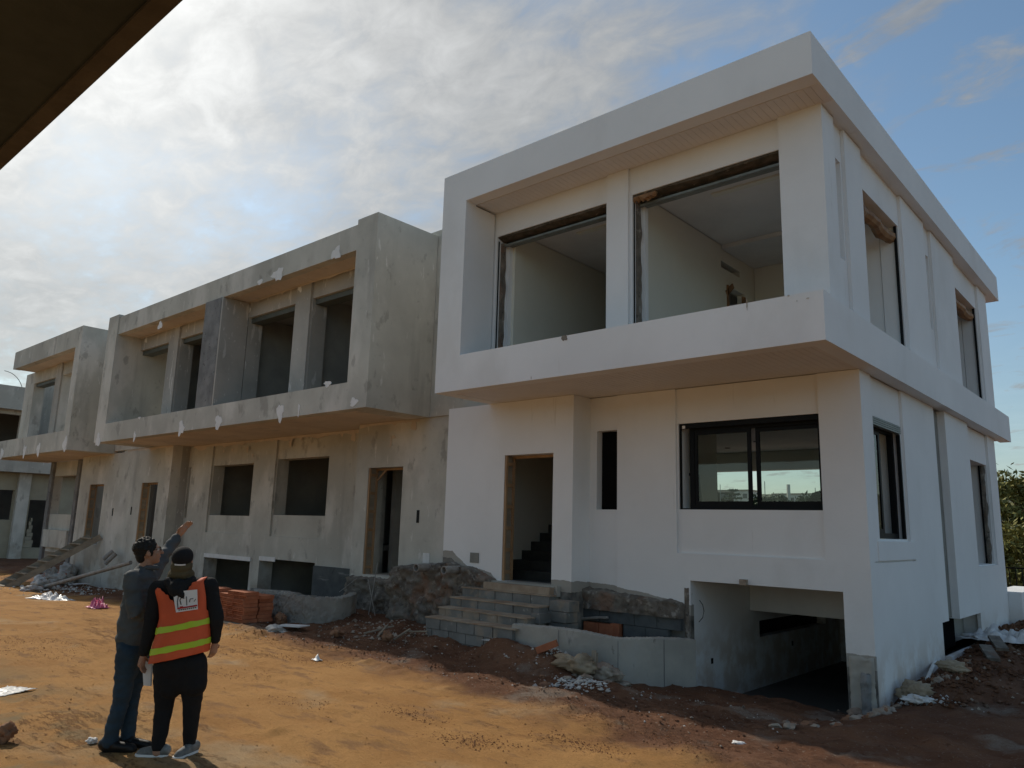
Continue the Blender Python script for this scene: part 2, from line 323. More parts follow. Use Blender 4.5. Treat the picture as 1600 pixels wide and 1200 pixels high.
class MB:
    """collects faces for one mesh object"""
    def __init__(s): s.v = []; s.f = []; s.key = {}
    def vert(s, p, share=True):
        k = (round(p[0], 4), round(p[1], 4), round(p[2], 4))
        if share and k in s.key: return s.key[k]
        s.v.append(tuple(p)); s.key[k] = len(s.v) - 1; return len(s.v) - 1
    def face(s, pts, share=True):
        ids = [s.vert(p, share) for p in pts]
        if len(set(ids)) >= 3: s.f.append(ids)
    def box(s, x0, x1, y0, y1, z0, z1):
        a = len(s.v)
        for z in (z0, z1):
            for x, y in ((x0, y0), (x1, y0), (x1, y1), (x0, y1)): s.v.append((x, y, z))
        for q in ((0, 3, 2, 1), (4, 5, 6, 7), (0, 1, 5, 4), (1, 2, 6, 5), (2, 3, 7, 6), (3, 0, 4, 7)): s.f.append([a + i for i in q])
        return s
    def obox(s, a, b, w, h, upv=(0, 0, 1)):
        """bar from a to b, w wide, h high"""
        a = Vector(a); b = Vector(b); d = (b - a).normalized(); u = Vector(upv); sd_ = d.cross(u)
        if sd_.length < 1e-4: sd_ = Vector((1, 0, 0))
        sd_.normalize(); u = sd_.cross(d).normalized(); n = len(s.v)
        for p in (a, b):
            for i, j in ((-1, -1), (1, -1), (1, 1), (-1, 1)): s.v.append(tuple(p + sd_ * (i * w / 2) + u * (j * h / 2)))
        for q in ((0, 3, 2, 1), (4, 5, 6, 7), (0, 1, 5, 4), (1, 2, 6, 5), (2, 3, 7, 6), (3, 0, 4, 7)): s.f.append([n + i for i in q])
        return s
    def tube(s, pts, r, seg=8, cap=True, hollow=False):
        pts = [Vector(p) for p in pts]; n0 = len(s.v); ref = Vector((0.3, 0.2, 1)).normalized()
        for i, p in enumerate(pts):
            d = (pts[min(i + 1, len(pts) - 1)] - pts[max(i - 1, 0)]).normalized()
            a = d.cross(ref).normalized(); b = d.cross(a)
            rr = r[i] if isinstance(r, (list, tuple)) else r
            for k in range(seg):
                t = 2 * math.pi * k / seg; s.v.append(tuple(p + a * (math.cos(t) * rr) + b * (math.sin(t) * rr)))
        for i in range(len(pts) - 1):
            for k in range(seg):
                a0 = n0 + i * seg + k; a1 = n0 + i * seg + (k + 1) % seg
                s.f.append([a0, a1, a1 + seg, a0 + seg])
        if cap:
            s.f.append([n0 + k for k in range(seg)][::-1]); s.f.append([n0 + (len(pts) - 1) * seg + k for k in range(seg)])
        return s
    def plate(s, axis, n0, n1, u0, u1, v0, v1, holes=()):
        """a slab whose normal is `axis`, from n0 to n1 thick, with rectangular holes (ua, ub, va, vb)"""
        us = sorted({u0, u1, *[min(max(h[i], u0), u1) for h in holes for i in (0, 1)]})
        vs = sorted({v0, v1, *[min(max(h[i], v0), v1) for h in holes for i in (2, 3)]})
        def solid(i, j):
            if i < 0 or j < 0 or i >= len(us) - 1 or j >= len(vs) - 1: return False
            cu, cv = (us[i] + us[i + 1]) / 2, (vs[j] + vs[j + 1]) / 2
            return not any(h[0] < cu < h[1] and h[2] < cv < h[3] for h in holes)
        def P(n, u, v): return {'y': (u, n, v), 'x': (n, u, v), 'z': (u, v, n)}[axis]
        for i in range(len(us) - 1):
            for j in range(len(vs) - 1):
                if not solid(i, j): continue
                a, b, c, d = us[i], us[i + 1], vs[j], vs[j + 1]
                s.face([P(n0, a, c), P(n0, b, c), P(n0, b, d), P(n0, a, d)]); s.face([P(n1, a, d), P(n1, b, d), P(n1, b, c), P(n1, a, c)])
                if not solid(i - 1, j): s.face([P(n0, a, d), P(n1, a, d), P(n1, a, c), P(n0, a, c)])
                if not solid(i + 1, j): s.face([P(n0, b, c), P(n1, b, c), P(n1, b, d), P(n0, b, d)])
                if not solid(i, j - 1): s.face([P(n0, a, c), P(n1, a, c), P(n1, b, c), P(n0, b, c)])
                if not solid(i, j + 1): s.face([P(n0, b, d), P(n1, b, d), P(n1, a, d), P(n0, a, d)])
        return s
    def mesh(s, name, m):
        me = bpy.data.meshes.new(name); me.from_pydata(s.v, [], s.f)
        me.materials.append(m)
        bm = bmesh.new(); bm.from_mesh(me); bmesh.ops.recalc_face_normals(bm, faces=bm.faces); bm.to_mesh(me); bm.free()
        me.update(); return me
    def build(s, name, m, parent=None, bevel=0.0, smooth=False):
        me = s.mesh(name, m)
        if smooth:
            for p in me.polygons: p.use_smooth = True
        o = bpy.data.objects.new(name, me); C.objects.link(o)
        if parent is not None: attach(o, parent)
        if bevel:
            b = o.modifiers.new('bevel', 'BEVEL'); b.width = bevel; b.segments = 2; b.limit_method = 'ANGLE'; b.angle_limit = rad(40)
            for p in me.polygons: p.use_smooth = True
            b.harden_normals = True
        return o
WORLD_LOC = {}
def attach(o, parent):
    """parent a part whose mesh is written in world coordinates"""
    o.parent = parent
    o.location = -WORLD_LOC.get(parent.name, Vector((0, 0, 0)))
    WORLD_LOC[o.name] = Vector((0, 0, 0))
def thing(name, label, cat, loc, group=None):
    o = bpy.data.objects.new(name, None); C.objects.link(o); o.location = loc; o.empty_display_size = .3
    WORLD_LOC[o.name] = Vector(loc)
    o['label'] = label; o['category'] = cat
    if group: o['group'] = group
    return o
def tag(o, label, cat, group=None):
    o['label'] = label; o['category'] = cat
    if group: o['group'] = group
    return o
def kind(o, k): o['kind'] = k; return o
def instance(name, me, loc, rot, parent=None, scale=(1, 1, 1)):
    """a further object on shared mesh data; loc is in world coordinates"""
    o = bpy.data.objects.new(name, me); C.objects.link(o)
    base = WORLD_LOC.get(parent.name, Vector((0, 0, 0))) if parent is not None else Vector((0, 0, 0))
    o.parent = parent; o.location = Vector(loc) - base; o.rotation_euler = rot; o.scale = scale
    return o
def recenter(o):
    """move a single-mesh thing's origin to its base"""
    me = o.data; xs = [v.co for v in me.vertices]
    c = Vector(((min(p.x for p in xs) + max(p.x for p in xs)) / 2, (min(p.y for p in xs) + max(p.y for p in xs)) / 2, min(p.z for p in xs)))
    me.transform(Matrix.Translation(-c)); o.location = c; return o

# ------------------------------------------------------------------ the ground
def ground_z(x, y, fine=True):
    z = -1.95
    z -= 0.42 * sm(-14, -28, x) * sm(3.0, 8.0, y)                       # falls away towards the far end of the row
    if y < 60:
        z += 0.12 * sm(8.2, 9.4, y) * sm(-18, -14, x) * (1 - sm(-9.5, -8.0, x))   # soil banked against the steps and the grey footing
    z -= 0.22 * sm(8.2, 10.2, y) * sm(-7.0, -5.8, x) * (1 - sm(-3.6, -2.6, x))
    if 10.2 < y < 21 and -7 < x < -3.2: z -= .9 * sm(10.7, 11.0, y) * (1 - sm(-3.6, -3.3, x)) * (1 - sm(19, 20.5, y))   # dip into the garage
    z -= 0.05 * sm(5.0, 8.0, y) * sm(-6.0, -3.5, x)
    z += 0.16 * sm(10.9, 12.5, y) * (1 - sm(22, 30, y)) * sm(-4.2, -3.2, x) * (1 - sm(-2.9, -1.4, x))     # soil banked along the flank
    z += 0.20 * sm(13, 17, y) * (1 - sm(22, 30, y)) * sm(-3.6, -3.0, x) * (1 - sm(-2.8, -2.0, x))
    z += 0.28 * math.exp(-(((x + 8.05) / .45) ** 2 + ((y - 9.0) / .4) ** 2))     # red heap by the cast wall
    z += 0.22 * math.exp(-(((x + 7.2) / .55) ** 2 + ((y - 8.9) / .45) ** 2))
    d = math.hypot(x, y)
    z += 26.0 * sm(90, 520, d) * sm(60, 200, y)                         # the far hillside
    z += 0.8 * sm(25, 60, d) * fbm(x * .02, y * .02, 3)
    if fine and d < 45:
        track = 1 - sm(6.4, 7.5, y + 0.10 * (x + 6) + 1.2 * noise.noise(Vector((x * .7, y * .7, 4))))
        rough = 1 - track
        z += (0.055 * rough + 0.018) * fbm(x * 1.1, y * 1.3, 1.0, 5)
        z += 0.030 * rough * fbm(x * 4.5, y * 5.0, 7.0, 4)
        # crumbled ridges thrown up along the wheel tracks
        r = noise.noise(Vector((x * .55 + y * .25, y * 2.6 - x * .35, 2.0)))
        r2 = noise.noise(Vector((x * 6.0, y * 13.0, 5.0)))
        ridge = max(0.0, r - .22) * track * sm(2.2, 3.6, y + .12 * (x + 8))
        z += ridge * (0.05 + 0.11 * max(0.0, r2))
        yb = y + .10 * (x + 6) + .35 * noise.noise(Vector((x * .6, 3, 1)))
        z += (.045 + .06 * r2) * math.exp(-((yb - 6.85) / .16) ** 2) * max(0, .5 + noise.noise(Vector((x * 1.4, y * 3, 8))))
        z += .012 * track * fbm(x * 3.0, y * 7.0, 12.0, 4)
        z += 0.004 * noise.noise(Vector((x * 9, y * 14, 1)))
    return z
def axis_steps(lo, hi, a, b, step, grow=1.17):
    xs = []; v = a
    while v <= b: xs.append(v); v += step
    s_, v = step, a
    while v > lo: s_ *= grow; v -= s_; xs.insert(0, v)
    s_, v = step, xs[-1]
    while v < hi: s_ *= grow; v += s_; xs.append(v)
    return xs
gx = axis_steps(-2600, 2600, -17.0, 0.5, 0.045); gy = axis_steps(-2600, 3200, 1.6, 9.6, 0.045)
gv = []; gf = []
for y in gy:
    for x in gx: gv.append((x, y, ground_z(x, y)))
nx = len(gx)
for j in range(len(gy) - 1):
    for i in range(nx - 1):
        # the basement well and the garage ramp are cut into the soil under the white house
        cx, cy = (gx[i] + gx[i + 1]) / 2, (gy[j] + gy[j + 1]) / 2
        gf.append((j * nx + i, j * nx + i + 1, (j + 1) * nx + i + 1, (j + 1) * nx + i))
me = bpy.data.meshes.new('ground'); me.from_pydata(gv, [], gf); me.materials.append(SOIL)
for p in me.polygons: p.use_smooth = True
ground = bpy.data.objects.new('ground', me); C.objects.link(ground); kind(ground, 'structure')

# ------------------------------------------------------------------ overhang above the camera (house across the track)
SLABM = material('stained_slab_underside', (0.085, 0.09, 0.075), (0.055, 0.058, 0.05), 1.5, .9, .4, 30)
STRIPM = material('bounce_tinted_edge', (0.14, 0.112, 0.08), (0.09, .072, .052), 3, .9, .4, 30)  # brown light bounced from the ground is put into this edge colour
ov = thing('concrete_overhang', 'dark underside of a raw concrete overhang cutting off the top left corner of the view', 'overhang', (-7, 0.3, 2.3))
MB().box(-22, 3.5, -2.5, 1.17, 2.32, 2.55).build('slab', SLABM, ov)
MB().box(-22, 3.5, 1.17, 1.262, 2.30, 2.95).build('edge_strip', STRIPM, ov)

# ------------------------------------------------------------------ the white house
WH = thing('white_house', 'white two storey corner house with a big framed upper floor and a garage opening below', 'house', (-6.8, 10.65, -2.0))
def wpart(mb, name, mat_, parent=None, **k): return mb.build(name, mat_, parent or WH, **k)
Y0 = 8.8
wpart(MB().plate('y', Y0, 9.05, -9.66, -3.0, 2.24, 6.24, [(-9.07, -2.9, 2.85, 5.65)]), 'upper_frame', WHITE)
wpart(MB().plate('x', -3.0, -3.28, 9.05, 20.8, 5.65, 6.24), 'roof_fascia', WHITE)
wpart(MB().plate('y', 20.8, 20.55, -9.66, -3.28, 5.65, 6.24), 'roof_fascia', WHITE)
wpart(MB().plate('x', -9.66, -9.40, 9.05, 20.55, 2.24, 6.24), 'left_wall', WHITE)
wpart(MB().box(-9.40, -9.07, 9.05, 9.55, 2.56, 5.62), 'frame_jamb', WHITE)
wpart(MB().box(-9.40, -3.28, 9.05, 20.55, 5.655, 5.95), 'roof_slab', CEIL)
wpart(MB().box(-9.40, -3.22, 9.05, 20.5, 2.255, 2.55), 'floor_slab', CEIL)
wpart(MB().plate('x', -3.0, -3.22, 9.05, 20.7, 2.24, 2.83), 'side_band', WHITE)
# soffits made of narrow strips
sl = MB().box(-.0482, .0482, 0, .50, -.012, 0).mesh('soffit_slat', SOFFIT)
k = -9.02
while k < -3.06:
    instance('soffit_slat', sl, (k + .046, 9.06, 5.655), (0, 0, 0), WH); k += .1
sl2 = MB().box(-.0482, .0482, 0, 1.60, -.012, 0).mesh('soffit_slat', SOFFIT)
k = -9.38
while k < -3.1:
    instance('soffit_slat', sl2, (k + .046, 9.055, 2.255), (0, 0, 0), WH); k += .1
# upper window wall, recessed behind the frame
W1 = (-9.02, -6.62, 2.60, 5.20); W2 = (-6.13, -3.76, 2.60, 5.20)
wpart(MB().plate('y', 9.58, 9.95, -9.40, -3.50, 2.55, 5.655, [W1, W2]), 'front_wall', WHITE)
wpart(MB().box(-6.58, -6.18, 9.53, 9.579, 2.55, 5.643), 'pilaster', WHITE)
wpart(MB().box(-3.75, -3.16, 9.53, 9.579, 2.55, 5.643), 'pilaster', WHITE)
# upper flank with shallow niches and two openings
W3 = (11.17, 13.10, 2.95, 5.09); W4 = (16.93, 19.10, 2.95, 5.09)
wpart(MB().plate('x', -3.21, -3.50, 9.579, 20.1, 2.55, 5.655, [W3, W4, (10.0, 10.34, 3.68, 5.13), (14.66, 15.04, 3.72, 5.12)]), 'side_wall', WHITE)
wpart(MB().box(-3.52, -3.36, 9.98, 10.36, 3.6, 5.2), 'niche_back', WHITE); wpart(MB().box(-3.52, -3.36, 14.6, 15.1, 3.6, 5.2), 'niche_back', WHITE)
for a, b in ((9.579, 9.985), (10.40, 11.12), (13.16, 14.62), (15.10, 16.88), (19.16, 20.1)):
    wpart(MB().box(-3.209, -3.16, a, b, 2.55, 5.64), 'wall_panel', WHITE)
wpart(MB().plate('y', 20.1, 19.8, -9.40, -3.50, 2.55, 5.655, [(-8.6, -6.8, 2.9, 5.0), (-5.6, -4.2, 2.9, 5.0)]), 'back_wall', WHITE)
# rooms behind the openings
wpart(MB().box(-8.96, -8.90, 9.95, 16.5, 2.56, 5.36), 'inner_wall', CREAM)
wpart(MB().plate('x', -6.20, -6.36, 9.95, 16.5, 2.56, 5.36, [(12.95, 13.75, 2.56, 4.62), (12.75, 13.55, 4.92, 5.05)]), 'inner_wall', CREAM)
wpart(MB().box(-6.19, -3.52, 14.2, 14.36, 2.56, 5.36), 'inner_wall', CREAM); wpart(MB().box(-8.89, -6.37, 16.5, 16.66, 2.56, 5.36), 'inner_wall', CREAM)
wpart(MB().box(-6.19, -3.52, 9.96, 14.19, 5.365, 5.50), 'ceiling', CEIL); wpart(MB().box(-6.19, -3.52, 12.78, 14.18, 5.28, 5.36), 'ceiling_step', CEIL)
wpart(MB().box(-8.89, -6.37, 9.96, 16.49, 5.365, 5.50), 'ceiling', CEIL)
wpart(MB().box(-5.3, -3.9, 10.6, 10.72, 5.335, 5.364), 'ceiling_trough', CREAM); wpart(MB().box(-8.0, -6.9, 10.6, 10.72, 5.335, 5.364), 'ceiling_trough', CREAM)
wpart(MB().box(-6.9, -6.38, 12.5, 14.0, 4.8, 5.2), 'recess_shade_box', BLACK); wpart(MB().box(-7.6, -7.5, 12.2, 14.6, 2.6, 4.75), 'inner_wall', VOID)  # black box behind the wall slot paints in its dark depth
# broken edges of the inner doorway
fb = MB(); fb.obox((-6.185, 12.96, 2.56), (-6.185, 12.98, 4.62), .03, .05); fb.obox((-6.185, 12.93, 4.45), (-6.185, 13.2, 4.66), .03, .10); fb.obox((-6.185, 13.72, 2.56), (-6.185, 13.66, 4.55), .03, .12)
wpart(fb, 'doorway_edging', FOAM)
# what is left in the reveals of the two big openings: cut rail, rough plaster, torn foam and a metal track
def rough_bar(x0, x1, y0, y1, z0, z1, amp, axis, n=26):
    mb = MB(); rows = []
    for i in range(n + 1):
        t = i / n
        def jit(k): return amp * noise.noise(Vector((t * 9 + k * 3.3, x0 * 2 + k, z0 * 3)))
        if axis == 'x':
            x = x0 + (x1 - x0) * t; rows.append([(x, y0, z1), (x, y1, z1), (x, y1 + jit(1), z0 + jit(2)), (x, (y0 + y1) / 2 + jit(5), z0 + jit(3)), (x, y0, z0 + jit(4) + .5 * amp)])
        else:
            z = z0 + (z1 - z0) * t; rows.append([(x0, y0, z), (x0, y1, z), (x1 + jit(1), y1 + jit(2), z), (x1 + jit(3), (y0 + y1) / 2, z), (x1 + jit(4), y0 + jit(6) * .3, z)])
    for a, b in zip(rows, rows[1:]):
        for q in range(5): mb.face([a[q], a[(q + 1) % 5], b[(q + 1) % 5], b[q]])
    mb.f.append([mb.vert(p) for p in rows[0]][::-1]); mb.f.append([mb.vert(p) for p in rows[-1]])
    return mb
for (x0, x1, z0, z1) in (W1, W2):
    wpart(rough_bar(x0 + .002, x1 - .002, 9.60, 9.90, z1 - .055, z1 - .002, .03, 'x', 140), 'torn_lintel_lining', ROUGHTOP)
    wpart(MB().box(x0 + .03, x1 - .003, 9.74, 9.80, z1 - .145, z1 - .11), 'shutter_rail', METAL)
    wpart(MB().box(x0 + .03, x1 - .003, 9.86, 9.93, z1 - .12, z1 - .08), 'shutter_rail', METAL)
    wpart(MB().box(x0 + .001, x0 + .012, 9.615, 9.64, z0, z1 - .08), 'shutter_guide', BLACK)
    wpart(rough_bar(x0 + .001, x0 + .03, 9.68, 9.80, z0, z1 - .1, .03, 'z', 60), 'bare_plaster_edge', ROUGHC)
    wpart(MB().box(x0 + .001, x0 + .06, 9.86, 9.949, z0, z1 - .1), 'inner_jamb', WHITE)
wpart(rough_bar(-6.12, -5.72, 9.59, 9.66, 5.09, 5.16, .06, 'x', 30), 'torn_foam', FOAM)
for (a, b, z0, z1) in (W3, W4):
    f_ = MB(); n = 16
    pts = [(-3.36 + .03 * math.sin(i * .9), a + (b - a) * i / n, z1 - .14 - .05 * abs(math.sin(i * .55))) for i in range(n + 1)]
    f_.tube(pts, [.085 + .03 * random.random() for _ in pts], 9); wpart(f_, 'shutter_roll_foam', FOAM)
    wpart(MB().box(-3.27, -3.23, b - .04, b - .002, z0, z1), 'shutter_guide', BLACK); wpart(MB().box(-3.27, -3.23, a + .002, a + .03, z0, z1 - .3), 'shutter_guide', BLACK)
wpart(MB().box(-3.9, -3.51, 13.12, 13.2, 2.56, 5.3), 'inner_jamb', WHITE); wpart(MB().box(-3.9, -3.51, 19.1, 19.2, 2.56, 5.3), 'inner_jamb', WHITE)
for x in (-8.55, -5.85): wpart(MB().box(x, x + .07, 9.10, 9.16, 2.851, 2.90), 'plaster_lump', DARKCEM)

c_ = at(882, 528, 'y', 8.8)
def chip(parent, x, y, z, w, h, seed, m):
    rnd = random.Random(seed); n = 16; mb = MB(); ring = [(x + w / 2 * math.cos(6.283 * i / n) * rnd.uniform(.6, 1.2), z + h / 2 * math.sin(6.283 * i / n) * rnd.uniform(.6, 1.2)) for i in range(n)]
    for off in (0, -.006): mb.v += [(a, y + off, b) for a, b in ring]
    mb.f.append(list(range(n, 2 * n))); mb.f += [[i, (i + 1) % n, n + (i + 1) % n, n + i] for i in range(n)]
    return mb.build('chipped_plaster', m, parent)
chip(WH, c_.x, 8.8, c_.z, .12, .10, 3, ROUGHC)
for k, (px, py, w, h) in enumerate(((1167, 475, .012, .16), (1232, 462, .03, .02), (1262, 466, .04, .02), (1245, 470, .02, .015), (830, 590, .012, .05))):
    c_ = at(px, py, 'y', 8.8); chip(WH, c_.x, 8.8, c_.z, w, h, 5 + k, CHIP if k else STONE)
lp = [at(px, py, 'y', 10.60) for px, py in ((1093, 938), (1098, 945), (1100, 955), (1098, 965), (1092, 972))]
wpart(MB().tube(lp, .006, 6), 'cable_loop', BLACK)
c_ = at(1161, 911, 'y', 10.6); wpart(MB().box(c_.x - .05, c_.x + .05, 10.58, 10.649, c_.z - .03, c_.z + .05), 'plaster_lump', STONE)
# ground floor: door bay stands forward of the window bay
YD, YW = 10.20, 10.65
DOOR = (-9.24, -8.12, -.93, 1.27)
wpart(MB().plate('y', YD, YD + .28, -10.75, -7.70, -2.6, 2.24, [DOOR, (-20, -9.24, -2.7, -2.69)]), 'door_wall', WHITE_LOW)
wpart(MB().box(-10.75, -7.96, YD + .285, YD + .45, 1.9, 2.2), 'lintel_beam', VOID)
wpart(MB().plate('x', -7.70, -7.95, YD + .28, 10.75, -2.6, 2.24), 'door_wall_return', WHITE_LOW)
SLIT = (-7.56, -7.14, .33, 1.66); WIN = (-5.99, -3.79, .34, 1.68); GAR = (-5.80, -3.57, -2.7, -.72)
wpart(MB().plate('y', YW + .04, YW + .36, -7.70, -3.25, -2.7, 2.24, [SLIT, WIN, GAR]), 'front_wall', WHITE_LOW)
wpart(MB().plate('y', YW, YW + .039, -7.12, -3.21, -2.7, 2.238, [(-6.02, -3.78, -.32, 2.5), GAR]), 'raised_wall_panel', WHITE_LOW)
wpart(MB().box(-7.555, -7.145, YW + .19, YW + .22, .335, 1.655), 'slit_shade_panel', DEEP)  # black sheet painting the shade inside the slit
# flank of the ground floor
S1 = (11.17, 12.54, -.02, 1.68); S2 = (16.96, 19.0, -.48, 1.58); BW = (14.13, 17.0, -1.83, -1.32)
wpart(MB().plate('x', -3.25, -3.55, YW + .36, 19.85, -2.7, 2.24, [S1, S2, BW, (14.58, 15.06, -1.32, 2.24)]), 'side_wall', WHITE)
wpart(MB().box(-3.27, -3.50, 14.58, 15.06, -1.30, 2.22), 'bare_chase', GREYCHASE)
wpart(MB().plate('x', -3.21, -3.249, YW + .039, 14.13, -2.7, 2.238, [(11.12, 12.62, -.05, 2.5), (10.85, 12.84, -.335, -.315)]), 'raised_wall_panel', WHITE)
wpart(MB().box(-3.249, -3.195, 11.0, 12.84, -.31, -.052), 'sill_panel', WHITE)
wpart(MB().plate('x', -3.21, -3.249, 14.13, 14.57, -1.32, 2.238), 'raised_wall_panel', WHITE)
wpart(MB().plate('x', -3.15, -3.249, 15.07, 16.9, -1.32, 2.238), 'cladding_panel', WHITE)
wpart(MB().box(-3.249, -3.19, 16.92, 19.04, -1.95, -.50), 'cladding_panel', WHITE)
wpart(MB().box(-3.249, -3.20, 19.06, 19.85, -2.3, 2.238), 'cladding_panel', WHITE)
wpart(MB().plate('x', -3.20, -3.249, 14.13, 16.9, -2.5, -1.83), 'cladding_panel', WHITE)
wpart(MB().box(-3.549, -3.12, 14.14, 16.99, -1.90, -1.83), 'basement_sill', WHITE)
wpart(MB().box(-3.40, -3.36, 14.14, 15.6, -1.82, -1.325), 'basement_shade_panel', DEEP)  # black sheet standing in for the darkness of the basement opening
wpart(MB().plate('y', 19.85, 19.5, -10.7, -3.55, -2.3, 2.24, [(-10.55, -5.2, -.8, 1.70)]), 'back_wall', CREAM)
# sliding window of the front room
wf = MB().plate('y', YW + .06, YW + .10, -5.985, -3.795, .345, 1.675, [(-5.962, -3.815, .36, 1.60)])
wpart(wf, 'shutter_track', BLACK)
fr = wpart(MB().plate('y', YW + .17, YW + .26, -5.87, -3.793, .342, 1.64, [(-5.79, -3.83, .41, 1.56)]), 'window_frame', BLACK)
for (a, b, y) in ((-5.80, -4.86, YW + .18), (-4.80, -3.82, YW + .215)):
    sa = wpart(MB().plate('y', y, y + .03, a, b, .405, 1.565, [(a + .06, b - .06, .47, 1.50)]), 'window_sash', BLACK)
    pn = MB().box(a + .058, b - .058, y + .012, y + .018, .468, 1.502).build('pane', GLASS, sa)
wpart(MB().box(-5.93, -5.88, YW + .05, YW + .058, 1.60, 1.645), 'paper_tag', PLASTER)
# side window
fr = wpart(MB().plate('x', -3.34, -3.42, 11.18, 12.53, -.015, 1.60, [(11.26, 12.45, .06, 1.53)]), 'window_frame', BLACK)
sa = wpart(MB().plate('x', -3.36, -3.39, 11.25, 11.9, .055, 1.535, [(11.32, 11.83, .12, 1.47)]), 'window_sash', BLACK)
MB().box(-3.379, -3.373, 11.318, 11.832, .118, 1.472).build('pane', GLASS, sa)
sh = MB()
for k in range(4): sh.box(-3.30, -3.225, 11.18, 12.53, 1.55 + .03 * k, 1.573 + .03 * k)
wpart(sh, 'shutter_slats', METAL); wpart(MB().box(-3.29, -3.24, 12.49, 12.535, -.015, 1.54), 'shutter_guide', BLACK)
# opening at the rear of the flank: ragged plaster edge and black rail
wpart(rough_bar(-3.36, -3.30, 18.99, 18.95, S2[2], S2[3], .05, 'z', 40), 'bare_plaster_edge', ROUGHC)
wpart(MB().box(-3.40, -3.37, 18.96, 18.99, S2[2], S2[3]), 'shutter_guide', BLACK); wpart(MB().box(-3.34, -3.29, 17.0, 17.04, S2[2], S2[3]), 'shutter_guide', BLACK)
wpart(MB().box(-4.5, -3.56, 19.02, 19.1, -.6, 1.9), 'inner_jamb', WHITE)
# rooms inside the ground floor
wpart(MB().box(-7.72, -7.57, 11.02, 15.0, -.6, 2.10), 'inner_wall', CREAM)
wpart(MB().plate('y', 15.0, 15.15, -10.7, -7.57, -.6, 2.10), 'inner_wall', CREAM)
wpart(MB().box(-10.70, -10.55, 15.15, 19.49, -.6, 2.1), 'inner_wall', CREAM)
ceil_ = MB().plate('z', 2.10, 2.18, -10.7, -3.56, 11.02, 19.49, [])
wpart(ceil_, 'ceiling', CEIL)
wpart(MB().box(-10.7, -3.56, 19.0, 19.3, 1.62, 2.09), 'downstand_beam', CREAM)
for (x, y) in ((-5.4, 12.6), (-6.6, 14.6), (-7.4, 16.8), (-5.9, 17.5), (-8.6, 17.8)):
    wpart(MB().tube([(x, y, 2.085), (x, y, 2.099)], .07, 12), 'spotlight_hole', VOID)
wpart(MB().box(-7.56, -3.56, 11.02, 19.49, -.715, -.52), 'inner_floor', INGREY); wpart(MB().box(-10.7, -7.561, 15.0, 19.49, -.715, -.52), 'inner_floor', INGREY)
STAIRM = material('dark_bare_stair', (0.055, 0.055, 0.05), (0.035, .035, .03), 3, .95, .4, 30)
# entrance hall: dark stair rising to the right
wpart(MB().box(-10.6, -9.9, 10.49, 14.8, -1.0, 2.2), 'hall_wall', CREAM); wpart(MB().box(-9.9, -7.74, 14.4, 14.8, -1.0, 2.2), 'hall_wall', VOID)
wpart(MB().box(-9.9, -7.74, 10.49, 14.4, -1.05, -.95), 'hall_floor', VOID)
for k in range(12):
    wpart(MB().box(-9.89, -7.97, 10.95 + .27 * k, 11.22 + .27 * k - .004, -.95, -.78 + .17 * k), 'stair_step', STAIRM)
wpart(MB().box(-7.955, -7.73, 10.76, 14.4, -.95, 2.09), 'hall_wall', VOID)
# timber frame left in the doorway
def door_timber(parent, x0, x1, y0, z0, z1, mat_=WOOD, n=6):
    MB().box(x0, x0 + .045, y0, y0 + .04, z0, z1).build('timber_post', mat_, parent); MB().box(x0 + .012, x0 + .052, y0 + .19, y0 + .23, z0, z1).build('timber_post', mat_, parent)
    MB().box(x0 + .001, x0 + .010, y0 + .04, y0 + .19, z0, z1).build('timber_board', OLDWOOD, parent)
    rg = MB().box(0, .04, 0, .148, -.03, .03).mesh('timber_rung', mat_)
    for i in range(n):
        instance('timber_rung', rg, (x0 + .011, y0 + .041, z0 + .15 + (z1 - z0 - .3) * i / (n - 1)), (0, 0, 0), parent)
    MB().box(x0 + .053, x1, y0 + .20, y0 + .24, z1 - .045, z1).build('timber_header', mat_, parent)
door_timber(WH, DOOR[0] + .002, DOOR[1] - .002, YD + .01, DOOR[2], DOOR[3] - .003)
wpart(MB().box(-9.42, -7.92, YD - .10, YD - .002, -1.10, -.935), 'door_threshold', CONC)
# garage interior
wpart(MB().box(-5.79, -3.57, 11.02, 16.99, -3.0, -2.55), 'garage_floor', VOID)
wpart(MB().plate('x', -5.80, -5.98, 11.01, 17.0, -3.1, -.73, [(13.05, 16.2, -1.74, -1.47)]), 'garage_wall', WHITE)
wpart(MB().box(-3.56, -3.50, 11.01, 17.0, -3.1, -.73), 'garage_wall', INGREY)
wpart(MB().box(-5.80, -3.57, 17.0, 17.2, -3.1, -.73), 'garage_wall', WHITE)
wpart(MB().box(-5.79, -3.57, 12.67, 12.95, -1.27, -.735), 'garage_beam', CEIL)
wpart(MB().box(-6.4, -6.0, 12.9, 16.3, -1.9, -1.3), 'recess_shade_box', BLACK)  # black backing gives the garage wall slot its shade by colour
wpart(MB().box(-5.79, -5.785, 11.25, 11.31, -1.98, -1.90), 'socket_box', BLACK); wpart(MB().box(-5.79, -5.785, 11.0 + 3.4, 14.46, -2.0, -1.92), 'socket_box', BLACK)
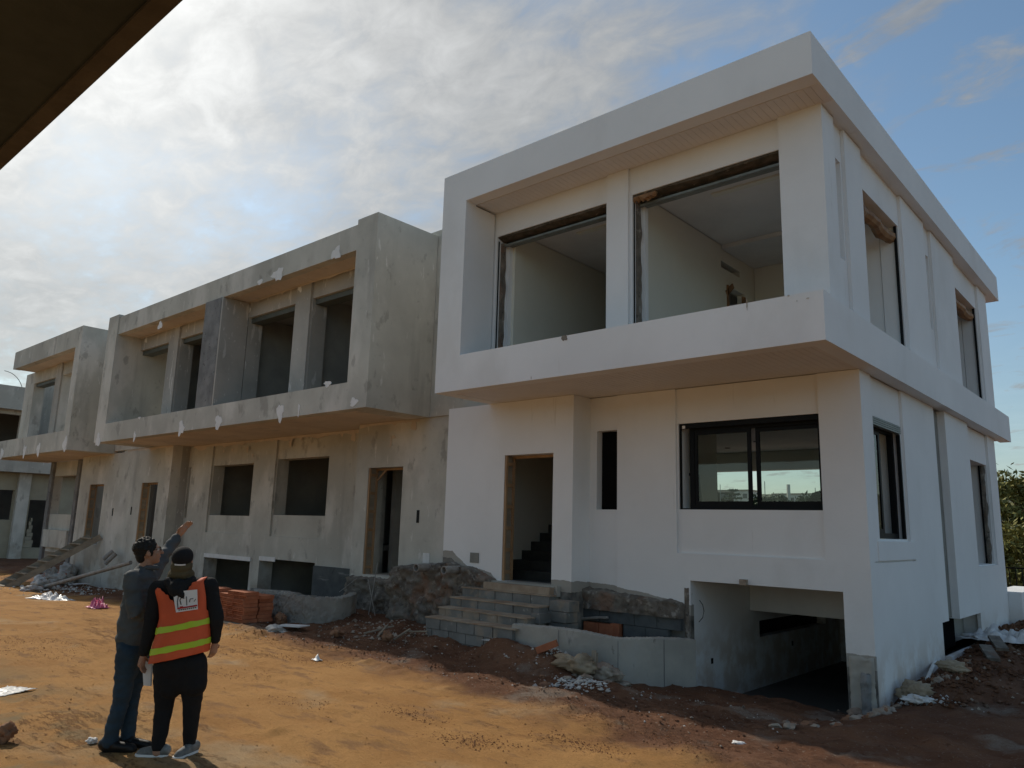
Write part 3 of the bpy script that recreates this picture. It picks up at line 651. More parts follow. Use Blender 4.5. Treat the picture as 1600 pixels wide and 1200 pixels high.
# raw corner below the right pier and crumbled jamb of the garage
def rough_sheet(x0, x1, z0, z1, y, amp, step=.035, depth=.12, seed=0.0, topfn=None, axis='y'):
    """a broken surface with real relief; its rim runs back into the wall"""
    mb = MB(); nu = max(2, int(abs(x1 - x0) / step)); nv = max(2, int((z1 - z0) / step)); g = []
    for j in range(nv + 1):
        row = []
        for i in range(nu + 1):
            x = x0 + (x1 - x0) * i / nu; tz = topfn(x) if topfn else z1
            z = z0 + (tz - z0) * j / nv
            e = min(i, nu - i, nv - j) if j < nv else 0
            d = amp * (0.6 + .7 * fbm(x * 3 + seed, z * 3, seed, 5) + .55 * abs(fbm(x * 7, z * 7 + seed, 2, 4)) + .45 * fbm(x * 17, z * 17 + seed, 5, 3))
            yy = y - max(0.004, d) if e > 0 else y + depth
            if axis == 'y': row.append((x + .3 * step * noise.noise(Vector((x * 20, z * 20, 1))), yy, z + (.8 * step * noise.noise(Vector((x * 11, seed, 1))) if j >= nv - 1 else 0)))
            else: row.append((y + (yy - y) * -1, x, z))
        g.append(row)
    for a, b in zip(g, g[1:]):
        for i in range(nu): mb.face([a[i], a[i + 1], b[i + 1], b[i]], False) if False else mb.face([a[i], a[i + 1], b[i + 1], b[i]])
    return mb
wpart(rough_sheet(-3.56, -3.215, -2.3, -1.50, YW - .004, .03, .03, .03, 3), 'bare_corner', CONC, smooth=True)
wpart(rough_sheet(-3.42, -3.26, -2.25, -1.68, YW - .03, .05, .03, .05, 5), 'broken_strip', DARKCEM, smooth=True)
wpart(rough_sheet(-5.93, -5.80, -2.4, -.80, YW - .002, .012, .03, .05, 8), 'broken_jamb', ROUGHC, smooth=True)
# broken footing below the window bay with exposed blocks, brick infill and a waste pipe
wpart(rough_sheet(-8.05, -5.90, -1.28, -.96, YW - .10, .07, .035, .14, 1, lambda x: -.93 - .05 * (x + 8.05) + .03 * noise.noise(Vector((x * 4, 0, 0)))), 'broken_ledge', ROUGHC, smooth=True)
bb = MB().box(-.198, .198, -.05, .05, -.098, .098).mesh('concrete_block', BLOCKD)
for r in range(5):
    for c in range(3):
        x = -6.93 + .405 * c + (.2 if r % 2 else 0)
        if x > -5.95: continue
        instance('concrete_block', bb, (x, YW - .05 + random.uniform(-.008, .008), -1.36 - .203 * r), (random.uniform(-.02, .02), 0, random.uniform(-.02, .02)), WH)
for r in range(4):
    instance('concrete_block', bb, (-7.98, YW - .05, -1.36 - .203 * r), (0, 0, random.uniform(-.02, .02)), WH)
    if r < 1: 
        for x in (-7.57, -7.2): instance('concrete_block', bb, (x, YW - .06, -1.36), (0, 0, random.uniform(-.03, .03)), WH, (.9, 1, 1))
rb = MB().box(-.145, .145, -.06, .06, -.10, .10).mesh('clay_brick', BRICK)
for i in range(2):
    instance('clay_brick', rb, (-7.50 + .30 * i, YW - .12, -1.58), (0, 0, random.uniform(-.04, .04)), WH)
instance('clay_brick', rb, (-7.05, YW - .11, -1.56), (0, 0, .06), WH, (.55, 1, 1))
wpart(MB().box(-7.72, -6.92, YW - .20, YW, -1.745, -1.70), 'brick_ledge', CONC)
wpart(MB().box(-7.76, -5.9, YW - .004, YW + .2, -2.3, -1.30), 'foundation_wall', VOID)
wpart(MB().tube([(-7.80, YW - .17, -2.1), (-7.80, YW - .17, -1.02), (-7.80, YW - .05, -.96)], .035, 10), 'waste_pipe', PVC)
wpart(MB().tube([(-7.78, YW - .15, -1.46), (-7.4, YW - .17, -1.40), (-7.18, YW - .16, -1.38)], .022, 8), 'waste_pipe', PVC)

# rubble footing left of the steps, where the white coat meets the grey house, and two open drain pipes
wpart(rough_sheet(-12.2, -9.35, -1.95, -.9, YD - .02, .16, .04, .2, 12, lambda x: -.66 - .10 * abs(x + 10.4) - .12 * sm(-9.9, -9.4, x) + .05 * noise.noise(Vector((x * 3, 2, 0)))), 'rubble_footing', ROUGHC, smooth=True)
for x, z in ((-11.0, -.80), (-10.25, -.80)):
    p = MB(); n = len(p.v)
    seg = 14
    for (yy, r) in ((YD + .1, .075), (YD - .44, .075), (YD - .44, .060), (YD + .0, .060)):
        for q in range(seg): p.v.append((x + r * math.cos(2 * math.pi * q / seg), yy, z + r * math.sin(2 * math.pi * q / seg)))
    for a in range(3):
        for q in range(seg): p.f.append([a * seg + q, a * seg + (q + 1) % seg, (a + 1) * seg + (q + 1) % seg, (a + 1) * seg + q])
    wpart(p, 'drain_pipe', PVC)
wpart(MB().box(-10.02, -9.80, YD - .012, YD - .003, -.66, -.48), 'meter_cover', GREYCHASE)

# ------------------------------------------------------------------ steps of concrete blocks before the white house door
ST = thing('block_steps', 'grey concrete block steps with dusty mortar treads below the open doorway of the white house', 'steps', (-8.95, 9.1, -1.9))
blk = MB().box(-.193, .193, -.14, .14, -.078, .078).mesh('concrete_block', BLOCK)
half = MB().box(-.09, .09, -.14, .14, -.078, .078).mesh('concrete_block', BLOCK)
def course(x0, x1, yf, zt, off=0.0, seed=0):
    rnd = random.Random(seed); x = x0 - off
    while x < x1 - .05:
        a, b = max(x, x0), min(x + .4, x1); w = (b - a)
        if w > .08:
            instance('concrete_block', blk, ((a + b) / 2, yf + .14 + rnd.uniform(-.006, .006), zt - .082), (rnd.uniform(-.01, .01), 0, rnd.uniform(-.015, .015)), ST, ((w - .014) / .386, 1, 1))
        x += .4
fronts = [(9.95, -1.072), (9.67, -1.235), (9.39, -1.387), (9.11, -1.53)]
for k, (yf, zt) in enumerate(fronts):
    course(-9.95, -7.93, yf, zt - .02, [0, .13, .22, .05][k], k)
    tb = MB(); n = 24; top = []; 
    for i in range(n + 1):
        x = -9.96 + 2.03 * i / n
        top.append([(x, yf - .012 + .012 * noise.noise(Vector((x * 6, k, 0))), zt - .02), (x, yf - .012 + .012 * noise.noise(Vector((x * 6, k, 0))), zt + .008 * noise.noise(Vector((x * 5, k, 2)))), (x, yf + .30, zt + .006), (x, yf + .30, zt - .02)])
    for a, b in zip(top, top[1:]):
        for q in range(4): tb.face([a[q], a[(q + 1) % 4], b[(q + 1) % 4], b[q]])
    tb.f.append([tb.vert(p) for p in top[0]]); tb.f.append([tb.vert(p) for p in top[-1]][::-1])
    tb.build('mortar_tread', TREAD, ST)
    MB().box(-9.90, -7.97, yf + .285, 10.19, zt - .45, zt - .021).build('rubble_core', CONC, ST)
course(-9.95, -7.93, 9.115, -1.53 - .185, .25, 9)
course(-9.90, -7.95, 9.13, -1.53 - .35, .1, 11)
MB().box(-9.45, -7.97, 9.97, 10.09, -1.07, -.955).build('landing', TREAD, ST)
# loose blocks to the right of the steps
for i, (x, y, z, r) in enumerate(((-7.72, 10.02, -1.55, .03), (-7.72, 10.0, -1.38, -.02), (-7.70, 10.02, -1.215, .05), (-7.93, 9.72, -1.40, .02))):
    o = instance('concrete_block', blk if i < 3 else half, (x, y, z), (0, 0, r))
    tag(o, ['lowest grey block of the short pile between the steps and the cast concrete wall', 'middle grey block of the short pile between the steps and the cast concrete wall', 'topmost grey block of the short pile right of the steps', 'half concrete block standing against the right end of the steps'][i], 'block', 'loose blocks beside the steps')

# ------------------------------------------------------------------ cast wall of the light well, white house
ROUGHW = material('rough_grey_cement', (0.36, 0.34, 0.30), (0.25, .235, .21), 1.5, .95, .9, 18, layers=[((0.14, .13, .12), 6, .60, .68, V1, .6), ((.34, .24, .17), 1.1, .5, .62, V1, .5)], bdist=.03)
def wall_strip(name, pts, th, zb, m, label, jag=.012, sub=8, cat='wall', rough_amp=.008):
    """pts: (x, y, ztop) along a curved wall"""
    P = []
    for _ in range(3):
        q_ = [pts[0]]
        for a, b in zip(pts, pts[1:]): q_ += [tuple(a[k] * .75 + b[k] * .25 for k in range(3)), tuple(a[k] * .25 + b[k] * .75 for k in range(3))]
        pts = q_ + [pts[-1]]
    sub = 3
    for (a, b) in zip(pts, pts[1:]):
        for i in range(sub): t = i / sub; P.append(tuple(a[q] + (b[q] - a[q]) * t for q in range(3)))
    P.append(pts[-1]); mb = MB(); rows = []
    for i, p in enumerate(P):
        q0, q1 = P[max(i - 1, 0)], P[min(i + 1, len(P) - 1)]
        d = Vector((q1[0] - q0[0], q1[1] - q0[1], 0)).normalized(); nrm_ = Vector((-d.y, d.x, 0))
        j = jag * noise.noise(Vector((i * .7, p[0] * 3, 1))) * 1.6
        f_ = Vector((p[0], p[1], 0)); bk = f_ + nrm_ * th
        rows.append([(f_.x, f_.y, zb), (f_.x, f_.y, p[2] + j - .01), (f_.x + nrm_.x * .02, f_.y + nrm_.y * .02, p[2] + j), (bk.x, bk.y, p[2] + j * .6), (bk.x, bk.y, zb)])
    nv_ = 30
    def face_pt(r, k):
        z = r[0][2] + (r[1][2] - r[0][2]) * k / nv_; k_ = rough_amp * (fbm(r[0][0] * 4, z * 4, r[0][1] * 4, 5)) * (1 if 0 < k < nv_ else .3)
        return (r[0][0] + k_ * .3, r[0][1] - abs(k_), z)
    for a, b in zip(rows, rows[1:]):
        for k in range(nv_): mb.face([face_pt(a, k), face_pt(b, k), face_pt(b, k + 1), face_pt(a, k + 1)])
        mb.face([face_pt(a, nv_), face_pt(b, nv_), b[2], a[2]])
        for q in range(2, 4): mb.face([a[q], b[q], b[q + 1], a[q + 1]])
    mb.f.append([mb.vert(p) for p in rows[0]]); mb.f.append([mb.vert(p) for p in rows[-1]][::-1])
    o = mb.build(name, m); recenter(o); tag(o, label, cat); return o
pt = [tuple(at(px, py, 'y', y)) for px, py, y in ((800, 975, 9.20), (850, 979, 9.20), (900, 985, 9.22), (960, 998, 9.40), (1000, 998, 9.72), (1045, 997, 10.12), (1087, 1000, 10.52))]
LWALL = wall_strip('light_well_wall', pt, .16, -2.7, CONC, 'low curved cast concrete wall between the block steps and the garage opening')
for (px, py, y) in ((872, 985, 9.20), (965, 1002, 9.41), (1037, 1000, 10.05)):
    a = at(px, py, 'y', y - .012); j = MB().box(-.003, .003, .006, .014, -1.2, 0).build('form_joint', DARKCEM)
    j.parent = LWALL; j.location = Vector((a.x, a.y, a.z - .0)) - LWALL.location
pt = [tuple(at(px, py, 'y', y)) for px, py, y in ((391, 921, 8.9), (415, 922, 8.65), (445, 925, 8.55), (470, 931, 8.62), (505, 934, 8.85), (545, 933, 9.35), (558, 927, 9.9))]
wall_strip('light_well_wall', pt, .16, -2.7, ROUGHW, 'low curved rough cement wall in front of the basement opening of the grey houses', jag=.03, rough_amp=.05)

# ------------------------------------------------------------------ the grey duplex
def patch(parent, x, y, z, w, h, seed, m=PLASTER, name='plaster_patch', axis='y'):
    rnd = random.Random(seed); n = 18; mb = MB(); ring = []
    for i in range(n):
        t = 2 * math.pi * i / n; r = .8 + .25 * math.sin(3 * t + seed) * rnd.uniform(.3, 1) + rnd.uniform(-.14, .14)
        ring.append((x + w / 2 * math.cos(t) * r, z + h / 2 * math.sin(t) * r))
    for off in (0, -.006): mb.v += [(a, y + off, b) for a, b in ring]
    mb.f.append(list(range(n, 2 * n))); mb.f += [[i, (i + 1) % n, n + (i + 1) % n, n + i] for i in range(n)]
    return mb.build(name, m, parent)
def smear(parent, x0, x1, y, zt, drop, seed, m=GSOFFIT):
    """plaster run down the head of a wall from the soffit above"""
    rnd = random.Random(seed); mb = MB(); n = int(abs(x1 - x0) / .045); pr = None
    for i in range(n + 1):
        x = x0 + (x1 - x0) * i / n
        d = drop * (.30 + .9 * max(0, noise.noise(Vector((x * 1.3, seed, 0)))) + 1.0 * max(0, noise.noise(Vector((x * 5, seed, 3)))) * abs(noise.noise(Vector((x * 17, seed, 3)))) * 2)
        c = [(x, y, zt + .0), (x, y - .006, zt), (x, y - .006, zt - d), (x, y, zt - d)]
        if pr:
            for q in range(3): mb.face([pr[q], c[q], c[q + 1], pr[q + 1]])
        pr = c
    return mb.build('plaster_smear', m, parent)
G = thing('grey_house', 'long grey unpainted double house with framed upper floor, joined to the white house', 'house', (-18.5, 10.65, -2.0))
def gp_(mb, name, mat_=RENDER, parent=None, **k): return mb.build(name, mat_, parent or G, **k)
gp_(MB().plate('y', 8.95, 9.2, -25.3, -11.76, 2.2, 6.2, [(-24.55, -12.42, 2.75, 7.0)]), 'front_frame')
gp_(MB().plate('y', 8.99, 9.2, -24.549, -12.421, 5.56, 6.12), 'fascia')
gp_(MB().box(-12.421, -11.76, 9.2, 10.60, 2.2, 6.2), 'side_fin'); gp_(MB().box(-25.3, -24.55, 9.2, 10.60, 2.2, 6.2), 'side_fin')
gp_(MB().box(-24.549, -12.422, 9.201, 10.6, 5.57, 5.9), 'roof_slab', GSOFFIT)
gp_(MB().box(-25.29, -11.77, 9.201, 11.19, 2.21, 2.5), 'floor_slab', GSOFFIT)
gp_(MB().box(-18.83, -17.95, 8.975, 9.70, 2.751, 5.559), 'central_fin', SPLAT); gp_(MB().box(-18.86, -18.02, 8.965, 8.974, 2.751, 5.559), 'raw_concrete_face', DARKCEM)
GW = [(-17.949, -15.72, 2.6, 5.17), (-15.05, -12.9, 2.6, 5.17), (-24.549, -22.45, 2.6, 5.17), (-21.78, -19.5, 2.6, 5.17)]
gp_(MB().plate('y', 9.72, 10.12, -24.549, -12.422, 2.5, 5.569, GW), 'window_wall', SPLAT)
for (a, b) in ((-15.70, -15.07), (-22.43, -21.80)): gp_(MB().box(a, b, 9.66, 9.719, 2.5, 5.568), 'pilaster', SPLAT)
for h in GW:
    gp_(MB().box(h[0] + .002, h[1] - .002, 9.80, 10.10, 5.04, 5.168), 'shutter_box', DARKGREEN)
gp_(MB().plate('y', 15.0, 15.2, -25.2, -11.8, 2.5, 5.56), 'inner_wall', INGREY)
for x in (-20.6, -18.4, -15.4, -23.0, -12.9): gp_(MB().box(x, x + .15, 10.13, 14.99, 2.51, 5.3), 'inner_wall', INGREY)
gp_(MB().box(-25.2, -11.8, 10.61, 14.99, 5.31, 5.56), 'ceiling', INGREY)
gp_(MB().box(-25.2, -11.8, 11.0, 15.0, 2.25, 2.45), 'inner_floor', INGREY)
gp_(MB().box(-12.40, -9.68, 10.61, 10.9, 2.21, 6.33), 'party_wall'); gp_(MB().box(-25.3, -12.45, 10.61, 15.0, 5.91, 6.10), 'roof_top', CONC)
gp_(MB().box(-28.0, -25.31, 10.61, 10.9, 2.21, 6.33), 'party_wall')
# lower storey
GD = (-13.75, -12.57, -1.10, 1.21); GD2 = (-25.53, -24.35, -.99, 1.08)
gp_(MB().plate('y', 10.65, 10.95, -14.2, -10.75, -2.6, 2.208, [GD]), 'door_wall')
gp_(MB().plate('y', 10.65, 10.95, -27.2, -23.55, -2.8, 2.208, [GD2]), 'door_wall')
gp_(MB().box(-23.849, -23.55, 10.95, 11.2, -2.8, 2.208), 'door_wall_return', SPLAT); gp_(MB().box(-14.2, -13.9, 10.95, 11.2, -2.6, 2.208), 'door_wall_return')
LW = [(-18.42, -16.07, .14, 1.62), (-21.93, -19.62, .10, 1.56), (-23.52, -23.28, .0, 1.56), (-18.83, -16.28, -2.9, -1.0), (-21.86, -19.30, -2.9, -1.05)]
gp_(MB().plate('y', 11.20, 11.55, -23.548, -14.201, -2.8, 2.208, LW), 'window_wall')
gp_(MB().plate('y', 11.145, 11.199, -23.25, -14.203, -2.8, 2.207, [(-18.45, -15.98, -.42, 2.5), (-21.97, -19.55, -.40, 2.5)] + LW[3:]), 'raised_wall_panel')
for a, b, z in ((-18.84, -16.26, -1.0), (-21.88, -19.28, -1.05)):
    gp_(MB().box(a + .02, a + .02 + (b - a) * (1 if z < -1.01 else .3), 11.12, 11.144, z - .06, z + .05), 'white_lintel_edge', PLASTER)
gp_(MB().plate('y', 15.0, 15.2, -27.2, -10.8, -2.8, 2.2), 'inner_wall', VOID)
gp_(MB().box(-23.5, -14.2, 11.56, 14.99, -.62, -.5), 'inner_floor', VOID)
for x in (-19.2, -16.2, -22.6, -15.4, -14.0): gp_(MB().box(x, x + .12, 11.56, 14.99, -2.8, 2.2), 'inner_wall', INGREY if x != -16.2 else VOID)
gp_(MB().box(-13.75, -12.0, 12.3, 12.4, -1.2, 2.2), 'inner_wall', INGREY); gp_(MB().box(-27, -23.9, 12.6, 12.7, -1.2, 2.2), 'inner_wall', VOID)
gp_(MB().box(-14.1, -11.0, 10.96, 12.29, -1.2, -1.11), 'hall_floor', CONC); gp_(MB().box(-27.2, -23.9, 10.96, 12.59, -1.2, -1.0), 'hall_floor', VOID)
gp_(MB().obox((-21.6, 13.0, 1.9), (-19.6, 13.0, .0), .08, .08), 'leaning_prop', OLDWOOD)
door_timber(G, GD[0] + .004, GD[1] - .002, 10.66, GD[2], GD[3] - .004); door_timber(G, GD2[0] + .004, GD2[1] - .002, 10.66, GD2[2], GD2[3] - .004)
gp_(MB().obox((GD[0] + .06, 10.88, .95), (GD[0] + .34, 10.88, 1.17), .03, .04), 'timber_brace', WOOD)
for (x, z) in ((-12.20, -.02), (-26.9, -.02), (-26.0, .02)):
    c = at(*{-12.20: (653, 807), -26.9: (176, 800), -26.0: (205, 798)}[x], 'y', 10.648)
    gp_(MB().box(c.x - .04, c.x + .04, 10.642, 10.649, c.z - .13, c.z + .13), 'cable_slot', BLACK)
c = at(666, 872, 'y', 10.648); gp_(MB().box(c.x - .10, c.x + .10, 10.641, 10.649, c.z - .10, c.z + .10), 'meter_cover', PLASTER)
gp_(rough_sheet(-14.15, -10.95, -2.3, -1.12, 10.57, .14, .045, .1, 21, lambda x: -1.14 + .03 * noise.noise(Vector((x * 4, 3, 0)))), 'rough_footing', ROUGHC, smooth=True)
gp_(MB().box(-16.2, -14.25, 11.05, 11.143, -2.6, -1.06), 'raw_block_face', BLOCKD)
for i, (px, py, w, h) in enumerate(((438, 644, .22, .34), (341, 660, .26, .34), (283, 669, .26, .36), (153, 688, .28, .36), (523, 395, .28, .26), (431, 428, .40, .26), (404, 440, .2, .12), (512, 600, .22, .12), (553, 628, .20, .16), (248, 508, .22, .22), (178, 508, .20, .22), (163, 655, .14, .08), (218, 653, .14, .06), (467, 640, .05, .25), (210, 683, .12, .28))):
    c = at(px, py, 'y', 8.947); patch(G, c.x, (8.949 if c.z < 2.8 else 8.989), c.z, w * 1.45, h * 1.35, i)
for i, (px, py, w, h) in enumerate(((388, 484, .24, .34), (228, 530, .2, .3), (472, 450, .2, .3))):
    c = at(px, py, 'y', 9.71); patch(G, c.x, 9.659 if i == 2 else 9.718, c.z, w, h, 40 + i)
c = at(347, 481, 'y', 9.3)
smear(G, -17.9, -12.45, 9.655, 5.567, .10, 3); smear(G, -24.5, -18.9, 9.655, 5.567, .08, 5)
smear(G, -23.2, -14.25, 11.144, 2.206, .20, 7); smear(G, -14.15, -12.1, 10.649, 2.206, .16, 9); smear(G, -26.9, -23.6, 10.649, 2.206, .14, 11)
for i, (px, py, w, h) in enumerate(((647, 664, .22, .30), (553, 682, .22, .34), (454, 693, .16, .24), (387, 702, .12, .22), (395, 712, .1, .12), (611, 690, .08, .3), (615, 683, .16, .1), (350, 705, .08, .1), (363, 703, .09, .1))):
    c = at(px, py, 'y', 10.648 if px > 560 else 11.143); patch(G, c.x, 10.648 if px > 560 else 11.143, c.z, w, h, 60 + i, GSOFFIT)

# ------------------------------------------------------------------ grey house farther left
YELR = material('yellowish_render', (0.40, 0.37, 0.28), (0.33, .30, .23), 1.0, .9, .2, 30)
H = thing('grey_house', 'grey unpainted house with see-through upper windows, beyond the long grey double house', 'house', (-31.5, 10.65, -2.3))
def hp(mb, name, mat_=RENDER, **k): return mb.build(name, mat_, H, **k)
YH = 9.1
hp(MB().plate('y', YH, YH + .25, -36.5, -28.0, 2.13, 6.42, [(-37, -28.5, 2.80, 5.72), (-37, -35.3, 5.5, 7)]), 'front_frame')
hp(MB().box(-28.5, -28.0, YH + .25, 10.6, 2.13, 6.42), 'side_fin')
hp(MB().box(-35.3, -28.501, YH + .251, 10.6, 5.73, 6.0), 'roof_slab', GSOFFIT); hp(MB().box(-36.5, -28.01, YH + .251, 11.19, 2.14, 2.5), 'floor_slab', GSOFFIT)
ha = [at(px, 600, 'y', 9.9).x for px in (54, 87, 97, 118)]
hp(MB().plate('y', 9.9, 10.3, -36.3, -28.501, 2.5, 5.729, [(ha[0], ha[1], 2.55, 5.25), (ha[2], -28.9, 2.55, 5.25)]), 'window_wall', RENDER)
hp(MB().box(ha[1] + .1, ha[2] - .05, 9.84, 9.899, 2.5, 5.728), 'pilaster', SPLAT)
hp(MB().box(ha[0] + .01, ha[1] - .01, 9.98, 10.28, 5.12, 5.248), 'shutter_box', DARKGREEN)
hp(MB().box(-36.3, -36.0, 10.31, 14, 2.5, 5.72), 'side_wall', RENDER)
hp(MB().plate('y', 14.0, 14.2, -39.6, -28.5, 2.5, 4.3, []), 'inner_wall', YELR)
hp(MB().plate('y', 10.65, 10.95, -30.9, -27.201, -2.8, 2.138, [(-29.92, -28.62, -1.0, 1.09)]), 'door_wall')
hp(MB().box(-29.9, -28.6, 12.4, 12.5, -1.2, 2.1), 'inner_wall', VOID)
hp(MB().box(-29.9, -28.0, 10.96, 12.4, -1.25, -1.03), 'hall_floor', VOID)
door_timber(H, -29.915, -28.622, 10.66, -1.0, 1.085)
hx = [at(px, 760, 'y', 11.2).x for px in (84, 121, 92, 122)]
hp(MB().plate('y', 11.2, 11.5, -36.0, -30.9, -2.8, 2.138, [(hx[0], hx[1], .0, 1.55), (hx[0], hx[1], -2.9, -1.5)]), 'window_wall')
hp(MB().box(hx[0] - .35, hx[0] - .02, 11.1, 11.199, -2.8, 2.13), 'pilaster', DARKCEM); hp(MB().box(hx[1] + .02, hx[1] + .3, 11.1, 11.199, -2.8, 2.13), 'pilaster', DARKCEM)
hp(MB().box(hx[0] + .05, hx[1] + .02, 11.02, 11.198, -1.30, -.62), 'sill_slab', RENDER)
hp(MB().box(-36, -31, 13.0, 13.1, -1.2, 2.1), 'inner_wall', INGREY)
smear(H, -30.8, -28.3, 10.649, 2.137, .12, 13); smear(H, -34.5, -28.6, 9.895, 5.727, .08, 15)
for i, (px, py, w, h) in enumerate(((101, 695, .34, .46), (60, 702, .30, .42), (38, 705, .26, .44), (3, 709, .30, .40), (98, 572, .2, .4))):
    c = at(px, py, 'y', YH - .002); patch(H, c.x, YH - .001 if i < 4 else 9.838, c.z, w * 1.4, h * 1.3, 80 + i)

# ------------------------------------------------------------------ grey house closing the row on the left, seen end on
K = thing('grey_house', 'grey unfinished house at the far left edge with a broken doorway, facing along the row', 'house', (-45, 13, -2.6))
def kp(mb, name, mat_=RENDER, **k): return mb.build(name, mat_, K, **k)
kp(MB().plate('x', -45.0, -45.3, 3.0, 22, 5.25, 6.45), 'roof_fascia'); kp(MB().box(-54, -45.31, 3.0, 22, 5.9, 6.2), 'roof_slab', CONC)
kp(MB().plate('x', -45.6, -45.9, 3.0, 22, 2.7, 5.9, [(9.0, 12.45, 2.75, 5.05), (15.0, 17.5, 3, 5)]), 'upper_wall')
kp(MB().plate('x', -44.6, -45.5, 3.0, 22, 2.05, 2.7), 'floor_band')
kp(MB().plate('x', -45.4, -45.7, 3.0, 22, -3.0, 2.05, [(10.5, 12.6, -.35, 1.15), (13.35, 14.3, -1.75, .70)]), 'lower_wall', YELR)
kp(MB().box(-45.39, -45.1, 12.65, 13.2, -3.0, 2.04), 'pier', RENDER)
kp(MB().box(-50, -49.8, 3, 22, -3, 5.9), 'inner_wall', VOID)
bk = MB().box(-.02, .28, -.12, .12, -.09, .09).mesh('broken_block', YELR)
for i in range(8): instance('broken_block', bk, (-45.66, 13.38 + .12 + .05 * (i % 2), -1.65 + .19 * i), (0, 0, 0), K, (1, max(.3, 1.8 - .22 * i), 1))
rbx = [(-45.2, 12.2 - .05 * i - .35 * (i / 8) ** 2 * 1.5, 6.4 + .8 * math.sin(i / 8 * 1.5)) for i in range(9)]
o = MB().tube(rbx, .018, 6).build('bent_rebar', METAL); recenter(o); tag(o, 'thin bent rod curling up from the roof of the far left grey house', 'rod')

# ------------------------------------------------------------------ low things standing beyond the white house
o = MB().box(-3.5, -2.95, 19.86, 22.6, -2.5, -1.08).build('garden_wall', WHITE); recenter(o); tag(o, 'low white wall continuing behind the far corner of the white house', 'wall')

CLODM = material('dark_red_clods', (0.30, 0.145, 0.065), (0.18, .08, .04), 8, .97, .5, 40)
# ------------------------------------------------------------------ loose things on the site
def on_ground(px, py):
    """the point of the soil surface seen in a measured direction"""
    d = RIGHT * (px - 800) - UP * (py - 600) + FWD * F_PX; z = -1.95
    for _ in range(12):
        p = d * (z / d.z); z = ground_z(p.x, p.y, False)
    p = d * (z / d.z); return Vector((p.x, p.y, ground_z(p.x, p.y)))
def rock_mesh(name, m, seed, sub=2, amp=.35, flat=.7):
    bm = bmesh.new(); bmesh.ops.create_icosphere(bm, subdivisions=sub, radius=1)
    for v in bm.verts:
        n = noise.noise(v.co * 1.3 + Vector((seed * 7.1, seed, 0))) + .4 * noise.noise(v.co * 3.1 + Vector((seed, 0, 4)))
        v.co *= 1 + amp * n * 1.6; v.co.z *= flat
    me = bpy.data.meshes.new(name); bm.to_mesh(me); bm.free(); me.materials.append(m); return me
def lump(name, m, p, size, label, cat, seed, amp=.35, rot=0.0, sub=4, smooth=True, group=None):
    me = rock_mesh(name, m, seed, sub, amp, 1.0)
    if sub >= 4:
        for v in me.vertices:
            c = v.co; k = abs(noise.noise(c * 3.5 + Vector((seed, 2, 0)))) + .6 * abs(noise.noise(c * 8 + Vector((0, seed, 1))))
            v.co = c * (1.12 - .42 * k)
    if smooth:
        for q in me.polygons: q.use_smooth = True
    me.transform(Matrix.Diagonal((*size, 1)))
    zmin = min(v.co.z for v in me.vertices); me.transform(Matrix.Translation((0, 0, -zmin * .85)))
    o = bpy.data.objects.new(name, me); C.objects.link(o); o.location = p; o.rotation_euler = (0, 0, rot)
    tag(o, label, cat, group); return o
# brick stack
c0 = on_ground(366, 969); bx0 = -15.05; by0 = 7.72
BS = thing('brick_stack', 'stack of hollow red clay bricks before the basement opening of the grey double house', 'brick stack', (-14.3, 7.95, -1.93))
def hollow_brick():
    mb = MB(); w, d, h = .195, .295, .066
    us = [0, .012, .052, .058, .096, .100, .138, .144, .183, w]; vs = [0, .010, .029, .037, .056, h]
    for (yy, dr) in ((0, 1), (d, -1)):
        for i in range(9):
            for j in range(5):
                a, b, c, e = us[i] - w / 2, us[i + 1] - w / 2, vs[j], vs[j + 1]
                hole = i % 2 == 1 and j % 2 == 1
                y = yy + dr * .05 if hole else yy
                mb.face([(a, y, c), (b, y, c), (b, y, e), (a, y, e)], False)
                if hole:
                    mb.face([(a, yy, c), (a, y, c), (a, y, e), (a, yy, e)], False); mb.face([(b, yy, c), (b, y, c), (b, y, e), (b, yy, e)], False)
                    mb.face([(a, yy, c), (b, yy, c), (b, y, c), (a, y, c)], False); mb.face([(a, yy, e), (b, yy, e), (b, y, e), (a, y, e)], False)
    for s in (-w / 2, w / 2): mb.face([(s, 0, 0), (s, d, 0), (s, d, h), (s, 0, h)], False)
    for z in (0, h): mb.face([(-w / 2, 0, z), (w / 2, 0, z), (w / 2, d, z), (-w / 2, d, z)], False)
    return mb.mesh('brick', BRICK)
hb = hollow_brick(); rnd = random.Random(4)
for r in range(8):
    for c in range(8):
        for dpt in range(2):
            if r == 7 and (c in (3, 4) or dpt): continue
            instance('brick', hb, (bx0 + .098 + .2 * c + rnd.uniform(-.012, .012) + (.03 if r % 3 == 0 else 0), by0 + .305 * dpt + rnd.uniform(-.022, .022), -1.90 + .070 * r), (0, 0, rnd.uniform(-.05, .05)), BS)
o = MB().obox((-15.3, 7.66, -1.935), (-13.2, 7.70, -1.925), .14, .03).build('plank', OLDWOOD); recenter(o); tag(o, 'grey plank lying under the front edge of the brick stack', 'plank')

